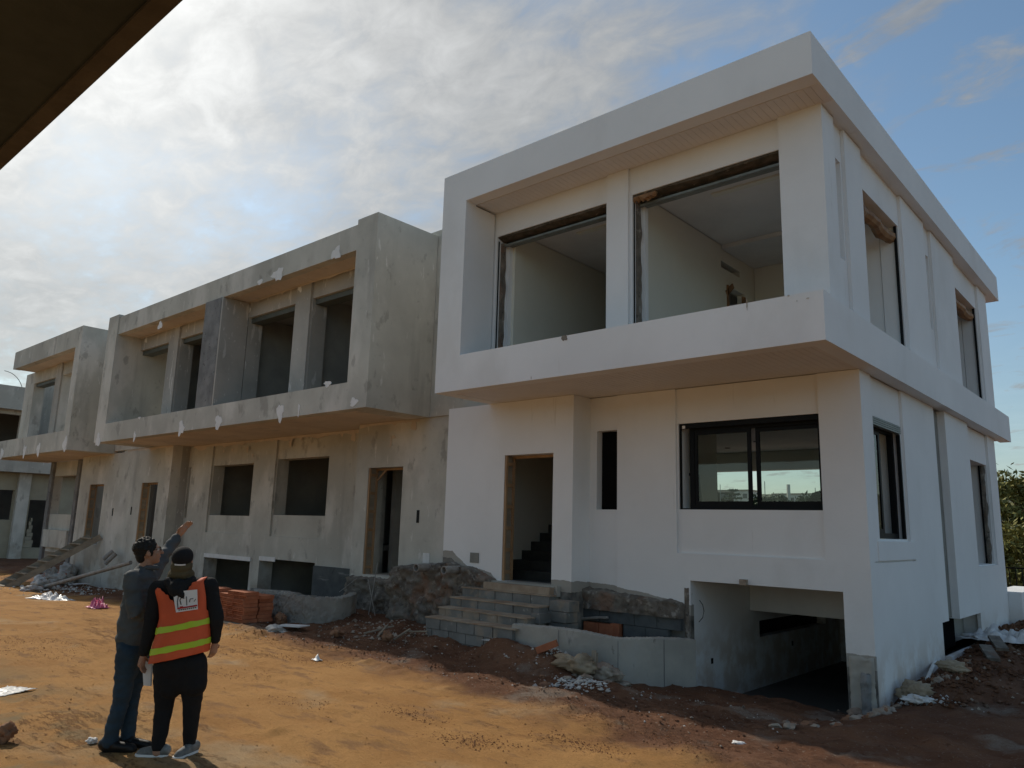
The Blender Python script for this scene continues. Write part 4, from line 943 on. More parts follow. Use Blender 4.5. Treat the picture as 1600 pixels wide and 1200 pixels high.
# wooden ladder laid as a ramp to the far door
T0 = at(2, 905, 'y', 8.2); LB = Vector((-30.0, 7.7, -2.42)); LT = Vector((-29.3, 10.6, -1.02))
LB = at(-10, 925, 'y', 8.1); LT = at(150, 838, 'y', 10.6)
LA = thing('ladder_ramp', 'rough wooden ladder laid as a ramp up to the doorway beyond the white sacks', 'ladder', LB)
dirv = (LT - LB); across = Vector((1, 0, 0)) * .95
LB2 = at(-10, 942, 'y', 7.9)
for q, (a, b) in enumerate(((LB - across * .55, LT - across * .55), (LB + across * .45, LT + across * .45))):
    MB().obox(a, b, .05, .20).build('stringer', OLDWOOD, LA)
for i in range(9):
    p = LB + dirv * ((i + .6) / 9.4); MB().obox(p - across * .58 + Vector((0, 0, .09)), p + across * .48 + Vector((0, 0, .09)), .16, .03).build('tread', OLDWOOD, LA)
# sacks and debris in front of the ramp
for i, (px, py, w, h, lb) in enumerate((
    (62, 921, .34, .30, 'white sack with red print at the left foot of the debris heap'),
    (76, 915, .30, .46, 'tall crumpled white sack with red print leaning in the heap under the ladder ramp'),
    (92, 915, .38, .36, 'rounded pale sack in the middle of the debris heap'),
    (104, 911, .34, .48, 'highest crumpled white sack of the debris heap by the ladder ramp'),
    (121, 907, .30, .34, 'torn pale sack on the right shoulder of the debris heap'),
    (143, 910, .36, .34, 'shredded grey white sack at the right end of the debris heap'),
    (50, 924, .30, .14, 'flat scrap of sack at the left foot of the debris heap'))):
    p = on_ground(px, py); p.z = ground_z(p.x, p.y, False) - .04
    lump('sack', SACK, p, (w, w * .8, h * .72), lb, 'sack', i + 3, .34, i * .8)
for i, (a, b, w, lb) in enumerate((((112, 917), (133, 917), .30, 'white board lying at the foot of the debris heap'), ((100, 905), (124, 899), .22, 'pale board resting across the sacks of the debris heap'))):
    A = on_ground(*a); B = A + Vector((.6, .15, 0)); zz = .05 if i == 0 else .42
    o = MB().obox(A + Vector((0, 0, zz)), B + Vector((0, .1, zz + .05)), w, .02).build('board', PLASTER); recenter(o); tag(o, lb, 'board')
A = on_ground(62, 922); B = at(204, 879, 'y', 9.6)
o = MB().tube([A + Vector((0, 0, .06)), (A + B) / 2 + Vector((0, 0, .03)), B], .06, 10).build('long_pole', PVC); recenter(o); tag(o, 'long pale grey pole leaning up from the debris heap behind the two people', 'pole')
for i, (a, b) in enumerate((((161, 874), (177, 861)), ((164, 881), (181, 865)))):
    A = at(*a, 'y', 10.2); B = at(*b, 'y', 10.45)
    mb = MB(); mb.tube([A, B], .075, 14, cap=False); mb.tube([A, B], .062, 14, cap=False); mb.tube([A + (B - A) * .03, A + (B - A) * .06], .0745, 14)
    o = mb.build('drain_pipe', PVC); recenter(o); tag(o, ['upper of two short grey drain pipes sticking out by the grey wall', 'lower of two short grey drain pipes sticking out by the grey wall'][i], 'pipe')
p = on_ground(184, 935)
o = MB().box(-17.9, -15.2, 8.85, 9.1, -2.6, -1.62).build('low_parapet', CONC); recenter(o); tag(o, 'low concrete upstand half hidden behind the two people, left of the brick stack', 'wall')
def crumple(name, m, p, w, d, h, label, cat, seed, n=26, rot=0.0):
    mb = MB(); 
    P = [[(w * (i / n - .5) * (1 + .25 * noise.noise(Vector((j * .4, seed, 1)))), d * (j / n - .5) * (1 + .35 * noise.noise(Vector((i * .4, seed, 3)))), h * (abs(noise.noise(Vector((i * .30, j * .30, seed)))) + .25 * noise.noise(Vector((i * .8, j * .8, seed + 3)))) * 1.6 * math.sin(math.pi * (i + .5) / (n + 1)) * math.sin(math.pi * (j + .5) / (n + 1)) + .012) for i in range(n + 1)] for j in range(n + 1)]
    for j in range(n):
        for i in range(n): mb.face([P[j][i], P[j][i + 1], P[j + 1][i + 1], P[j + 1][i]])
    o = mb.build(name, m, smooth=True); o.location = p; o.rotation_euler = (0, 0, rot)
    sd_ = o.modifiers.new('thickness', 'SOLIDIFY'); sd_.thickness = .004
    tag(o, label, cat); return o
crumple('plastic_sheet', POLY, on_ground(80, 937), 1.5, .45, .22, 'crumpled white plastic sheet lying on the sunlit edge of the track, far left', 'plastic sheet', 2, rot=.3)
crumple('plastic_bag', PINK, on_ground(152, 951), .5, .36, .28, 'pink plastic bag lying on the sandy track left of the two people', 'bag', 5)
crumple('plastic_sheet', POLY, on_ground(8, 1082), .35, .45, .02, 'flattened white plastic scrap trodden into the track at the left edge of the view', 'plastic sheet', 9, rot=.5)
crumple('plastic_sheet', POLY, on_ground(1572, 1000), 1.3, .8, .28, 'crumpled pale plastic film on the soil by the far end of the white house', 'plastic sheet', 12)
crumple('plastic_scrap', POLY, on_ground(773, 1022), .42, .16, .08, 'small white plastic scrap on the red soil before the block steps', 'plastic scrap', 14, 10)
crumple('plastic_scrap', POLY, on_ground(495, 1032), .14, .10, .08, 'tiny white crumpled scrap at the edge of the sandy track', 'plastic scrap', 16, 8)
A = on_ground(452, 984); o = MB().obox(A + Vector((-.3, 0, .04)), A + Vector((.3, .12, .07)), .26, .02).build('board', PLASTER); recenter(o); tag(o, 'white board scrap lying on the soil before the curved rough cement wall', 'board')
lump('gravel_heap', CHIP, on_ground(430, 985) - Vector((0, 0, .05)), (.25, .2, .07), 'small pale heap of gravel beside a white board scrap', 'heap', 31, .5)
lump('clay_lump', REDSTONE, on_ground(438, 975), (.12, .11, .11), 'orange earth lump at the foot of the curved rough cement wall', 'lump', 33, .4)
for i, (a, b, lb) in enumerate((((568, 992), (615, 985), 'thin stick lying on the soil left of the block steps'), ((640, 990), (668, 996), 'pale lath lying by the lowest course of the block steps'), ((590, 1000), (604, 985), 'short stick pointing up from the soil left of the block steps'), ((615, 1003), (640, 992), 'broken stick beside the small brown clod before the rough footing'))):
    A = on_ground(*a); B = on_ground(*b); o = MB().obox(A + Vector((0, 0, .04)), B + Vector((0, 0, .10)), .035, .022).build('stick', OLDWOOD); recenter(o); tag(o, lb, 'stick')
lump('clay_clod', REDSTONE, on_ground(605, 1003), (.10, .09, .08), 'brown earth clod among sticks left of the block steps', 'clod', 35, .5)
lump('clay_clod', REDSTONE, on_ground(527, 997), (.12, .08, .06), 'brown clod with twigs on the red soil before the curved cement wall', 'clod', 36, .5)
for i, (a, b) in enumerate((((530, 925), (558, 903)), ((540, 950), (553, 925)), ((575, 965), (590, 880)), ((586, 962), (575, 905)))):
    A = at(*a, 'y', 10.1); B = at(*b, 'y', 10.35); o = MB().obox(A, B, .012, .012).build('reinforcing_bar', PVC); recenter(o); tag(o, ['thin bar leaning at the left end of the rough footing', 'bar sloping up from the curved wall end to the rough footing', 'steepest thin bar leaning on the rough footing below the grey doorway', 'second upright bar leaning on the rough footing'][i], 'bar')
# rubble before the cast wall
lump('jute_sack', JUTE, on_ground(900, 1052) - Vector((0, 0, .03)), (.27, .16, .12), 'collapsed beige woven sack on the rubble at the foot of the cast concrete wall', 'sack', 41, .45, .3)
lump('stone_block', STONE, on_ground(945, 1062) - Vector((0, 0, .04)), (.22, .16, .12), 'broken grey mortar lump right of the beige woven sack', 'lump', 43, .3)
lump('stone_block', STONE, on_ground(962, 1066) - Vector((0, 0, .03)), (.26, .12, .05), 'flat mortar lump at the right end of the rubble before the cast concrete wall', 'lump', 45, .3)
A = on_ground(849, 1046); o = MB().obox(A + Vector((-.12, .0, .05)), A + Vector((.14, .12, .17)), .10, .09).build('half_brick', BRICK); recenter(o); tag(o, 'broken red brick tilted on the rubble, left of the beige woven sack', 'brick')
for i, (px, lb) in enumerate(((922, 'pale board standing on edge behind the beige woven sack'), (930, 'narrow splintered board right of the beige woven sack'), (913, 'thin lath stuck in the beige woven sack'))):
    A = on_ground(px, 1055 - i * 3); o = MB().obox(A + Vector((0, .05, .0)), A + Vector((-.02 - .05 * i, .12, .30 - .05 * i)), .07 - .02 * i, .015, (0, 1, 0)).build('board', OLDWOOD); recenter(o); tag(o, lb, 'board')
# by the garage and along the flank
lump('debris_sack', JUTE, on_ground(1428, 1090) - Vector((0, 0, .04)), (.17, .17, .14), 'open woven sack full of rubble standing by the flank of the white house', 'sack', 51, .35)
lump('paper_litter', POLY, on_ground(1437, 1100), (.14, .10, .05), 'crumpled white litter spilling before the rubble sack', 'litter', 53, .6)
lump('soil_sack', JUTE, on_ground(1488, 1052), (.18, .17, .08), 'flattened tan sack half covered with soil under the basement opening', 'sack', 55, .3)
A = on_ground(1449, 1066); B = on_ground(1462, 1047); o = MB().tube([A + Vector((0, 0, .05)), B + Vector((0, 0, .16))], .028, 10).build('pipe_offcut', POLY); recenter(o); tag(o, 'short white pipe offcut leaning on the soil bank of the flank', 'pipe')
for i, (px, py, lb) in enumerate(((1562, 1022, 'long concrete slab fragment sliding down the soil bank'), (1548, 1028, 'short concrete slab fragment lying left of the longer one on the soil bank'))):
    A = on_ground(px, py); o = MB().obox(A + Vector((-.12, .30, .17)), A + Vector((.10, -.30, .05)), .17, .045).build('slab_fragment', ROUGHC); recenter(o); tag(o, lb, 'slab fragment')
rnd = random.Random(21)
rocks = [rock_mesh('rock', m, 60 + i, 2, .4, .75) for i, m in enumerate((STONE, STONE, REDSTONE, REDSTONE))]
spots = []
for k in range(26):
    t = rnd.random(); px = 1330 + 70 * t + rnd.uniform(-8, 8); py = 1122 - 14 * t + rnd.uniform(-10, 8); spots.append((px, py, rnd.uniform(.03, .085), 0))
for k in range(10): spots.append((1210 + 110 * rnd.random(), 1134 + rnd.uniform(-5, 4), rnd.uniform(.03, .07), 0))
for k in range(16):
    t = rnd.random(); spots.append((1460 + 110 * t, 1072 - 62 * t + rnd.uniform(-8, 6), rnd.uniform(.03, .09), 1))
for k in range(14): spots.append((840 + 150 * rnd.random(), 1052 + rnd.uniform(-12, 24), rnd.uniform(.03, .07), 2))
RG = ['lumps of stone and clay heaped at the mouth of the garage', 'clods along the soil bank of the white flank', 'stones in the rubble before the cast wall']
RL = ['rough stone or clay lump in the heap at the mouth of the garage', 'brown lump on the soil bank along the white flank', 'small stone in the rubble at the foot of the cast concrete wall']
for (px, py, s_, g) in spots:
    p = on_ground(px, py); o = instance('rock', rnd.choice(rocks), p + Vector((0, 0, s_ * .25)), (rnd.uniform(-.5, .5), rnd.uniform(-.5, .5), rnd.uniform(0, 6)), None, (s_ * rnd.uniform(.8, 1.4), s_, s_ * rnd.uniform(.7, 1.1)))
    tag(o, RL[g], 'rock', RG[g])
# stones, crumbs and plaster chips nobody could count
def scatter(name, m, n, fn, smin, smax, seed):
    rnd = random.Random(seed); mb = MB()
    ico = [(0, 0, 1), (.9, 0, .1), (-.3, .85, .15), (-.6, -.6, .1), (.2, -.8, .2), (0, 0, -.5)]
    fc = [(0, 1, 2), (0, 2, 3), (0, 3, 4), (0, 4, 1), (5, 2, 1), (5, 3, 2), (5, 4, 3), (5, 1, 4)]
    for _ in range(n):
        q = fn(rnd)
        if q is None: continue
        x, y = q; s_ = smin + (smax - smin) * rnd.random() ** 3; z = ground_z(x, y) + s_ * .2; a = rnd.uniform(0, 6.28); ca, sa = math.cos(a), math.sin(a)
        k = len(mb.v); j = [rnd.uniform(.6, 1.3) for _ in ico]; fl = rnd.uniform(.4, .9)
        for (u, v, w), jj in zip(ico, j): mb.v.append((x + (u * ca - v * sa) * s_ * jj, y + (u * sa + v * ca) * s_ * jj * .8, z + w * s_ * jj * fl))
        for f_ in fc: mb.f.append([k + i for i in f_])
    o = mb.build(name, m); kind(o, 'stuff'); return o
def strip(rnd):
    px = rnd.uniform(330, 1600); py = {0: 1}.get(1, 0)
    x = rnd.uniform(-16, -3.2); y = rnd.uniform(7.3, 9.0) if rnd.random() < .8 else rnd.uniform(8.6, 10.4)
    if x > -3.8: y = rnd.uniform(7, 20)
    if y > 8.7 and -8.2 < x < -5.9: return None
    return x, y
scatter('soil_crumbs', SOIL, 3600, strip, .004, .03, 5)
scatter('plaster_chips', CHIP, 650, strip, .004, .024, 6)
scatter('grey_gravel', STONE, 1100, strip, .004, .030, 8)
def clust(cx, cy, r): return lambda rnd: (cx + rnd.gauss(0, r), cy + rnd.gauss(0, r * .6))
p = on_ground(905, 1072); scatter('plaster_chips', CHIP, 320, clust(p.x, p.y, .22), .012, .05, 9)
p = on_ground(880, 1045); scatter('plaster_chips', CHIP, 160, clust(p.x, p.y, .3), .012, .05, 19)
p = on_ground(1440, 1095); scatter('plaster_chips', CHIP, 160, clust(p.x, p.y, .22), .012, .05, 10)
p = on_ground(100, 922); scatter('plaster_chips', CHIP, 400, clust(p.x, p.y, 1.1), .02, .10, 11)
p = on_ground(600, 985); scatter('plaster_chips', STONE, 400, clust(p.x, p.y, .8), .01, .06, 12)
scatter('track_crumbs', SOIL, 2600, lambda r: (r.uniform(-16, -1.5), r.uniform(2.0, 7.2)), .003, .016, 13)
def along(pts, w):
    P_ = [on_ground(*q) for q in pts]
    def f(r):
        k = r.randrange(len(P_) - 1); q = P_[k].lerp(P_[k + 1], r.random()); return q.x + r.gauss(0, w), q.y + r.gauss(0, w)
    return f
for i, (pts, n, w) in enumerate((([(0, 1000), (70, 1004), (140, 1018)], 500, .10), ([(0, 1012), (110, 1030)], 300, .08), ([(355, 992), (450, 1002), (560, 1018), (680, 1045)], 1300, .10), ([(360, 1018), (470, 1030), (560, 1040)], 500, .07), ([(230, 1048), (320, 1050), (430, 1062)], 250, .07),
        ([(600, 1104), (690, 1126)], 350, .06), ([(690, 1150), (790, 1168)], 450, .06), ([(850, 1150), (960, 1178)], 450, .06), ([(690, 1050), (830, 1086), (990, 1136), (1090, 1168)], 1300, .09), ([(430, 1092), (520, 1110)], 200, .06), ([(880, 1105), (1000, 1150), (1120, 1190)], 500, .07))):
    scatter('track_clods', CLODM, int(n * 1.6), along(pts, w * 1.9), .002, .014, 90 + i)
bank = lambda r: ((-3.1 + abs(r.gauss(0, .6))), r.uniform(10.8, 20))
scatter('bank_crumbs', SOIL, 3800, bank, .006, .07, 14); scatter('bank_rubble', STONE, 500, bank, .006, .05, 15)
o = lump('clay_clod', REDSTONE, on_ground(8, 1160), (.09, .08, .07), 'red brown clod lying on the track at the bottom left edge', 'clod', 71, .4)
o = lump('white_stone', PLASTER, on_ground(143, 1161), (.05, .04, .025), 'small white stone beside the shoes of the man in the grey jacket', 'stone', 73, .3)
o = lump('white_stone', PLASTER, on_ground(1155, 1163), (.07, .04, .02), 'white chip lying alone on the shaded soil before the garage', 'stone', 74, .3)

# ------------------------------------------------------------------ plants and fence beyond the white house
LEAF = material('olive_green_leaf', (0.16, 0.17, 0.05), (0.26, 0.24, 0.065), 1.2, 0.6, 0, layers=[((.045, .06, .02), 3.0, .5, .62, V1, .7)])
LEAFD = material('dark_conifer_needles', (0.035, 0.055, 0.028), (0.05, .07, .03), 2, 0.7, 0)
BARK = material('brown_bark', (0.12, 0.09, 0.06), (0.08, .06, .04), 6, .9, .4, 30)
def tree(name, label, loc, h, r, kind_, seed, n=5200, leaf=.11, group=None, m=None):
    rnd = random.Random(seed); t = thing(name, label, 'tree' if kind_ != 'bush' else 'shrub', loc, group)
    loc = Vector(loc); mb = MB(); lf = MB()
    pts = [loc + Vector((.12 * math.sin(i * .9 + seed), .1 * math.cos(i * 1.3 + seed), h * .92 * i / 8)) for i in range(9)]
    mb.tube(pts, [max(.02, .035 * h * .5 * (1 - i / 9)) for i in range(9)], 8)
    clumps = []
    nb = 26 if kind_ != 'pine' else 40
    for i in range(nb):
        if kind_ == 'pine':
            lv = (i % 6) / 6; z = h * (.35 + .60 * lv); rr = r * (1 - lv) * 1.0 + .15; a = rnd.uniform(0, 6.28)
            q = loc + Vector((rr * math.cos(a), rr * math.sin(a), z)); clumps.append((q, .16 * r + .1, .10)); base = loc + Vector((0, 0, z + .1))
        elif kind_ == 'spire':
            lv = rnd.random(); z = h * (.1 + .88 * lv); rr = r * (1 - lv) ** .8; a = rnd.uniform(0, 6.28)
            q = loc + Vector((rr * math.cos(a), rr * math.sin(a), z)); clumps.append((q, .3 * r + .1, .5)); base = loc + Vector((0, 0, z * .9))
        else:
            a = rnd.uniform(0, 6.28); e = rnd.uniform(-.6, 1.3); rr = r * rnd.uniform(.45, 1)
            z = h * .56 + h * .42 * math.sin(e); q = loc + Vector((rr * math.cos(a) * math.cos(e * .8), rr * math.sin(a) * math.cos(e * .8), z)); clumps.append((q, r * rnd.uniform(.22, .4), .8)); base = loc + Vector((0, 0, h * rnd.uniform(.2, .6)))
        mb.tube([base, (base + q) / 2 + Vector((0, 0, .1)), q], [.02 * h * .4, .012 * h * .4, .006 * h * .4], 5)
    for i in range(n):
        q, s_, fl = clumps[rnd.randrange(len(clumps))]
        p = q + Vector((rnd.gauss(0, s_ * .6), rnd.gauss(0, s_ * .6), rnd.gauss(0, s_ * .6 * fl)))
        nv = Vector((rnd.gauss(0, 1), rnd.gauss(0, 1), rnd.gauss(0, 1) + .4)).normalized(); a = nv.orthogonal().normalized(); a.rotate(Quaternion(nv, rnd.uniform(0, 6.28))); b = nv.cross(a)
        l_ = leaf * rnd.uniform(.6, 1.4); k = len(lf.v)
        lf.v += [tuple(p - a * l_), tuple(p + b * l_ * .35), tuple(p + a * l_), tuple(p - b * l_ * .35)]; lf.f.append([k, k + 1, k + 2, k + 3])
    mb.build('trunk', BARK, t, smooth=True); lf.build('crown', m or LEAF, t); return t
gz = lambda x, y: ground_z(x, y, False)
tree('leafy_tree', 'yellowish green bushy tree directly right of the white house corner, behind the railing', (-4.9, 31.0, gz(-4.9, 31)), 4.3, 1.5, 'round', 1, 7000)
tree('leafy_tree', 'green bushy tree at the right edge of the view behind the railing', (-3.2, 32.5, gz(-3, 32)), 4.0, 1.7, 'round', 2, 7000)
tree('leafy_tree', 'darker shrubby tree between the railing and the two bushy trees', (-3.9, 28.5, gz(-3.9, 28)), 2.4, 1.3, 'round', 3, 6000)
tree('conifer', 'slim dark conifer rising above the bushes at the right edge', (-5.3, 47.0, gz(-5, 47)), 7.6, .75, 'spire', 4, 5000, .10, None, LEAFD)
tree('leafy_tree', 'leafy tree hidden mostly behind the far corner of the white house', (-7.5, 34.0, gz(-7, 34)), 3.9, 1.6, 'round', 5, 5000)
RL_ = thing('railing', 'dark metal railing in front of the bushes beyond the white house', 'railing', (-3.5, 25, -2))
z0 = gz(-3.5, 25)
for zz in (-.72, -1.9): MB().box(-9, 2, 24.98, 25.02, zz - .02, zz + .02).build('rail', BLACK, RL_)
bar = MB().box(-.012, .012, -.012, .012, -2.0, -.74).mesh('bar', BLACK)
for i in range(72): instance('bar', bar, (-8.9 + .15 * i, 25, 0), (0, 0, 0), RL_)

# ------------------------------------------------------------------ what shows far away through the ground floor
FARW = material('far_house_wall', (0.60, 0.57, 0.50), (0.52, .49, .43), .3, .9, 0)
def far_at(px, py, dist):
    d = (RIGHT * (px - 800) - UP * (py - 600) + FWD * F_PX); return d * (dist / d.y)
for i, (px, w, h, lb) in enumerate(((1128, 9, 5, 'pale far house with two windows seen through the left window pane'), (1146, 12, 5.5, 'wider pale house behind the layered pine, seen through the left pane'), (1250, 18, 4, 'long pale low building seen through the right pane'))):
    p = far_at(px, 792, 250); gzv = ground_z(p.x, p.y, False); hh = thing('far_house', lb, 'house', (p.x, p.y, gzv)); z = gzv - 1
    zt = max(p.z + h, gzv + 2)
    MB().box(p.x - w / 2, p.x + w / 2, p.y, p.y + 9, z, zt).build('wall', FARW, hh)
    MB().box(p.x - w / 2 - .3, p.x + w / 2 + .3, p.y - .3, p.y + 9.3, zt, zt + .4).build('roof', STONE, hh)
    for q in range(int(w / 4)):
        MB().box(p.x - w / 2 + 1.5 + 4 * q, p.x - w / 2 + 3.1 + 4 * q, p.y - .05, p.y - .01, zt - 2.6, zt - 1).build('window', VOID, hh)
p = far_at(1145, 775, 200); tree('layered_pine', 'layered araucaria pine standing on the far skyline, seen through the left pane', (p.x, p.y, ground_z(p.x, p.y, False) - 1), p.z + 4.2 - ground_z(p.x, p.y, False), 3.4, 'pine', 8, 1500, .4, None, LEAFD)
for i, px in enumerate((1214, 1188, 1265)):
    p = far_at(px, 790, 200 - 12 * i); g0 = ground_z(p.x, p.y, False)
    tree('far_tree', ['round grey green tree in the middle of the right pane view', 'bushy far tree next to the window mullion', 'low far tree behind the black bag in the right pane'][i], (p.x, p.y, g0 - 1), max(4, p.z + 3.0 - g0), 3.2, 'round', 11 + i, 2500, .5, None, LEAFD)
for i, (px, top, r, lb) in enumerate(((1233, 757, .55, 'thick pale tower on the far skyline in the right pane'), (1196, 752, .12, 'tall thin mast left in the right pane'), (1126, 757, .10, 'thin mast left of the layered pine'), (1275, 762, .10, 'thin mast at the right end of the pane view'))):
    p = far_at(px, 792, 230); t_ = far_at(px, top, 230); g0 = ground_z(p.x, p.y, False)
    o = MB().tube([(p.x, p.y, g0 - 1), (p.x, p.y, t_.z)], r, 8).build('mast' if i else 'tower', FARW if i == 0 else METAL); recenter(o); tag(o, lb, 'mast' if i else 'tower')
# inside the front room: a leaning frame and a black bag on the sill
o = MB(); A = at(1102, 792, 'y', 12.6); B = at(1090, 741, 'y', 13.0); o.obox((A.x, A.y, -.5), (B.x, B.y, B.z), .05, .05); o.obox((A.x - .55, A.y, -.5), (B.x - .5, B.y, B.z), .05, .05); o.obox((B.x - .5, B.y, B.z), (B.x, B.y, B.z), .05, .05)
o = o.build('leaning_frame', BLACK); recenter(o); tag(o, 'dark frame leaning on the inner wall behind the left pane', 'frame')
p = at(1274, 790, 'y', 10.95); lump('black_bag', BLACK, Vector((p.x, 11.15, .34 - .05)), (.19, .12, .16), 'black bag behind the lower right corner of the front window', 'bag', 77, .2)
MBx = MB().box(p.x - .5, p.x + .25, 11.03, 11.30, .25, .30).build('inner_sill', CREAM, WH)

# ------------------------------------------------------------------ the two people on the track
SKIN = material('skin', (0.42, 0.24, 0.16), (0.38, 0.21, 0.14), 10, 0.5, 0.03, 60)
HAIR = material('black_curly_hair', (0.012, 0.010, 0.009), (0.02, .017, .014), 30, 0.6, 0.8, 90, bdist=.01)
JACKET = material('grey_jacket_cloth', (0.092, 0.102, 0.106), (0.065, .073, .077), 3, 0.8, 0.25, 120, bdist=.003)
JEANS = material('dark_blue_jeans', (0.030, 0.058, 0.085), (0.022, .040, .060), 5, 0.85, 0.3, 150, bdist=.003)
BLACKC = material('black_cloth', (0.010, 0.010, 0.011), (0.014, .014, .015), 3, 0.9, 0.2, 120, bdist=.003)
OLIVE = material('olive_brown_scarf', (0.105, 0.085, 0.045), (0.075, .06, .032), 6, 0.9, 0.3, 90, bdist=.004)
VEST = material('orange_safety_vest', (0.74, 0.125, 0.045), (0.60, .10, .035), 3, 0.65, 0.15, 60, bdist=.004)
LIME = material('lime_reflective_band', (0.50, 0.68, 0.04), (0.44, .62, .04), 4, 0.45, 0.1, 80)
SHOEB = material('black_shoe_leather', (0.012, 0.012, 0.012), None, 4, 0.45, 0.1, 60)
SHOEW = material('pale_grey_trainer', (0.27, 0.265, 0.25), (0.14, .14, .13), 8, 0.7, 0.2, 60)
PAPER = material('white_paper', (0.78, 0.78, 0.78), (0.74, .74, .74), 4, 0.8, 0)
RED = material('red_print', (0.45, 0.03, 0.03), None, 4, 0.8, 0)
INK = material('dark_ink', (0.03, 0.03, 0.035), None, 4, 0.8, 0)
HR = Vector((_cy, -_sy, 0)).normalized(); HF = Vector((_sy, _cy, 0)).normalized(); HU = Vector((0, 0, 1))
class Figure:
    def __init__(s, base, depth): s.base = base; s.depth = depth
    def J(s, px, py, d=0.0):
        """a joint seen in a measured direction, d metres beyond the plane the figure stands in"""
        v = RIGHT * (px - 800) - UP * (py - 600) + FWD * F_PX
        return v * ((s.depth + d) / v.dot(HF))
def ell(mb, c, rx, ry, rz, R=None, seg=20, rings=12):
    n = len(mb.v)
    for j in range(rings + 1):
        ph = math.pi * j / rings
        for i in range(seg):
            t = 2 * math.pi * i / seg; v = Vector((rx * math.sin(ph) * math.cos(t), ry * math.sin(ph) * math.sin(t), rz * math.cos(ph)))
            if R: v = R @ v
            mb.v.append(tuple(Vector(c) + v))
    for j in range(rings):
        for i in range(seg): mb.f.append([n + j * seg + i, n + (j + 1) * seg + i, n + (j + 1) * seg + (i + 1) % seg, n + j * seg + (i + 1) % seg])
def limb(mb, pts, radii, seg=18, flat=1.0, side=None):
    """tapered rounded limb; flat squeezes it along HF"""
    pts = [Vector(p) for p in pts]; P, Rr = [], []
    for i in range(len(pts) - 1):
        for k in range(6): t = k / 6; P.append(pts[i].lerp(pts[i + 1], t)); Rr.append(radii[i] + (radii[i + 1] - radii[i]) * t)
    P.append(pts[-1]); Rr.append(radii[-1])
    d0 = (P[0] - P[1]).normalized(); d1 = (P[-1] - P[-2]).normalized(); r0, r1 = Rr[0], Rr[-1]
    A = [(P[0] + d0 * r0 * math.sin(a), r0 * math.cos(a)) for a in (1.5, 1.1, .7, .35)]; B = [(P[-1] + d1 * r1 * math.sin(a), r1 * math.cos(a)) for a in (.35, .7, 1.1, 1.5)]
    S = A + list(zip(P, Rr)) + B; n0 = len(mb.v)
    for i, (p, r) in enumerate(S):
        d = (S[min(i + 1, len(S) - 1)][0] - S[max(i - 1, 0)][0]).normalized()
        a = d.cross(HF if abs(d.dot(HF)) < .8 else HR).normalized(); b = a.cross(d).normalized()
        for k in range(seg):
            t = 2 * math.pi * k / seg; mb.v.append(tuple(p + a * (math.cos(t) * r) + b * (math.sin(t) * r * flat)))
    for i in range(len(S) - 1):
        for k in range(seg): mb.f.append([n0 + i * seg + k, n0 + i * seg + (k + 1) % seg, n0 + (i + 1) * seg + (k + 1) % seg, n0 + (i + 1) * seg + k])
    mb.f.append([n0 + k for k in range(seg)][::-1]); mb.f.append([n0 + (len(S) - 1) * seg + k for k in range(seg)])
def fuse(mb, name, m, parent, voxel=.008, smooth=6, wrinkle=0.0, wscale=9.0, fold=None, seed=0):
    me = mb.mesh(name, m); o = bpy.data.objects.new(name, me); C.objects.link(o)
    r = o.modifiers.new('r', 'REMESH'); r.mode = 'VOXEL'; r.voxel_size = voxel; r.use_smooth_shade = True
    if smooth: q = o.modifiers.new('s', 'SMOOTH'); q.iterations = smooth; q.factor = .5
    dg = bpy.context.evaluated_depsgraph_get(); new = bpy.data.meshes.new_from_object(o.evaluated_get(dg)); o.modifiers.clear(); old = o.data; o.data = new; new.name = name; bpy.data.meshes.remove(old)
    if not new.materials: new.materials.append(m)
    if wrinkle:
        new.update()
        for v in new.vertices:
            p = v.co; k = noise.noise(Vector((p.x * wscale * .6, p.y * wscale * .6, p.z * wscale * 1.7 + seed))) + .5 * noise.noise(Vector((p.x * wscale * 2, p.y * wscale * 2, p.z * wscale * 3.5 + seed)))
            k += .9 * noise.noise(Vector((p.x * 4 + seed, p.y * 4, p.z * 26))) * abs(noise.noise(Vector((p.x * 3, p.y * 3, p.z * 5 + seed)))) * 2; v.co = p + v.normal * (k * wrinkle)
    for p in new.polygons: p.use_smooth = True
    attach(o, parent); return o
def hand(mb, wrist, dirv, palmn, size=1.0, spread=.18, curl=.5, thumb=1):
    """palm, four unequal bent fingers and a thumb leaving the side of the palm"""
    d = Vector(dirv).normalized(); n = Vector(palmn); n = (n - d * n.dot(d)).normalized(); s_ = d.cross(n).normalized()
    w = Vector(wrist); limb(mb, [w - d * .02, w + d * .035 * size, w + d * .085 * size], [.024 * size, .030 * size, .032 * size], 14)
    for q in (-1, 1): limb(mb, [w + d * .03 * size + s_ * q * .014 * size, w + d * .085 * size + s_ * q * .024 * size], [.018 * size, .015 * size], 12)
    for k, (off, ln) in enumerate(((-.031, .066), (-.010, .078), (.011, .083), (.031, .073))):
        b = w + d * .085 * size + s_ * off * size; dd = (d + s_ * off * spread * 30 * .1).normalized(); pts = [b - dd * .02]; cur = dd
        for j, fr_ in enumerate((.45, .32, .23)):
            cur = (cur * math.cos(curl * (.35 + .2 * j)) + n * math.sin(curl * (.35 + .2 * j))).normalized(); pts.append(pts[-1] + cur * (ln * fr_ * size + (.02 if j == 0 else 0)))
        limb(mb, pts, [.0098 * size, .0092 * size, .0084 * size, .0072 * size], 10)
    tb = w + d * .03 * size + s_ * thumb * .028 * size
    limb(mb, [tb - s_ * thumb * .012, tb + (d * .5 + s_ * thumb * .75 + n * .2).normalized() * .038 * size, tb + (d * .62 + s_ * thumb * .55 + n * .3).normalized() * .070 * size], [.0135 * size, .0115 * size, .009 * size], 10)
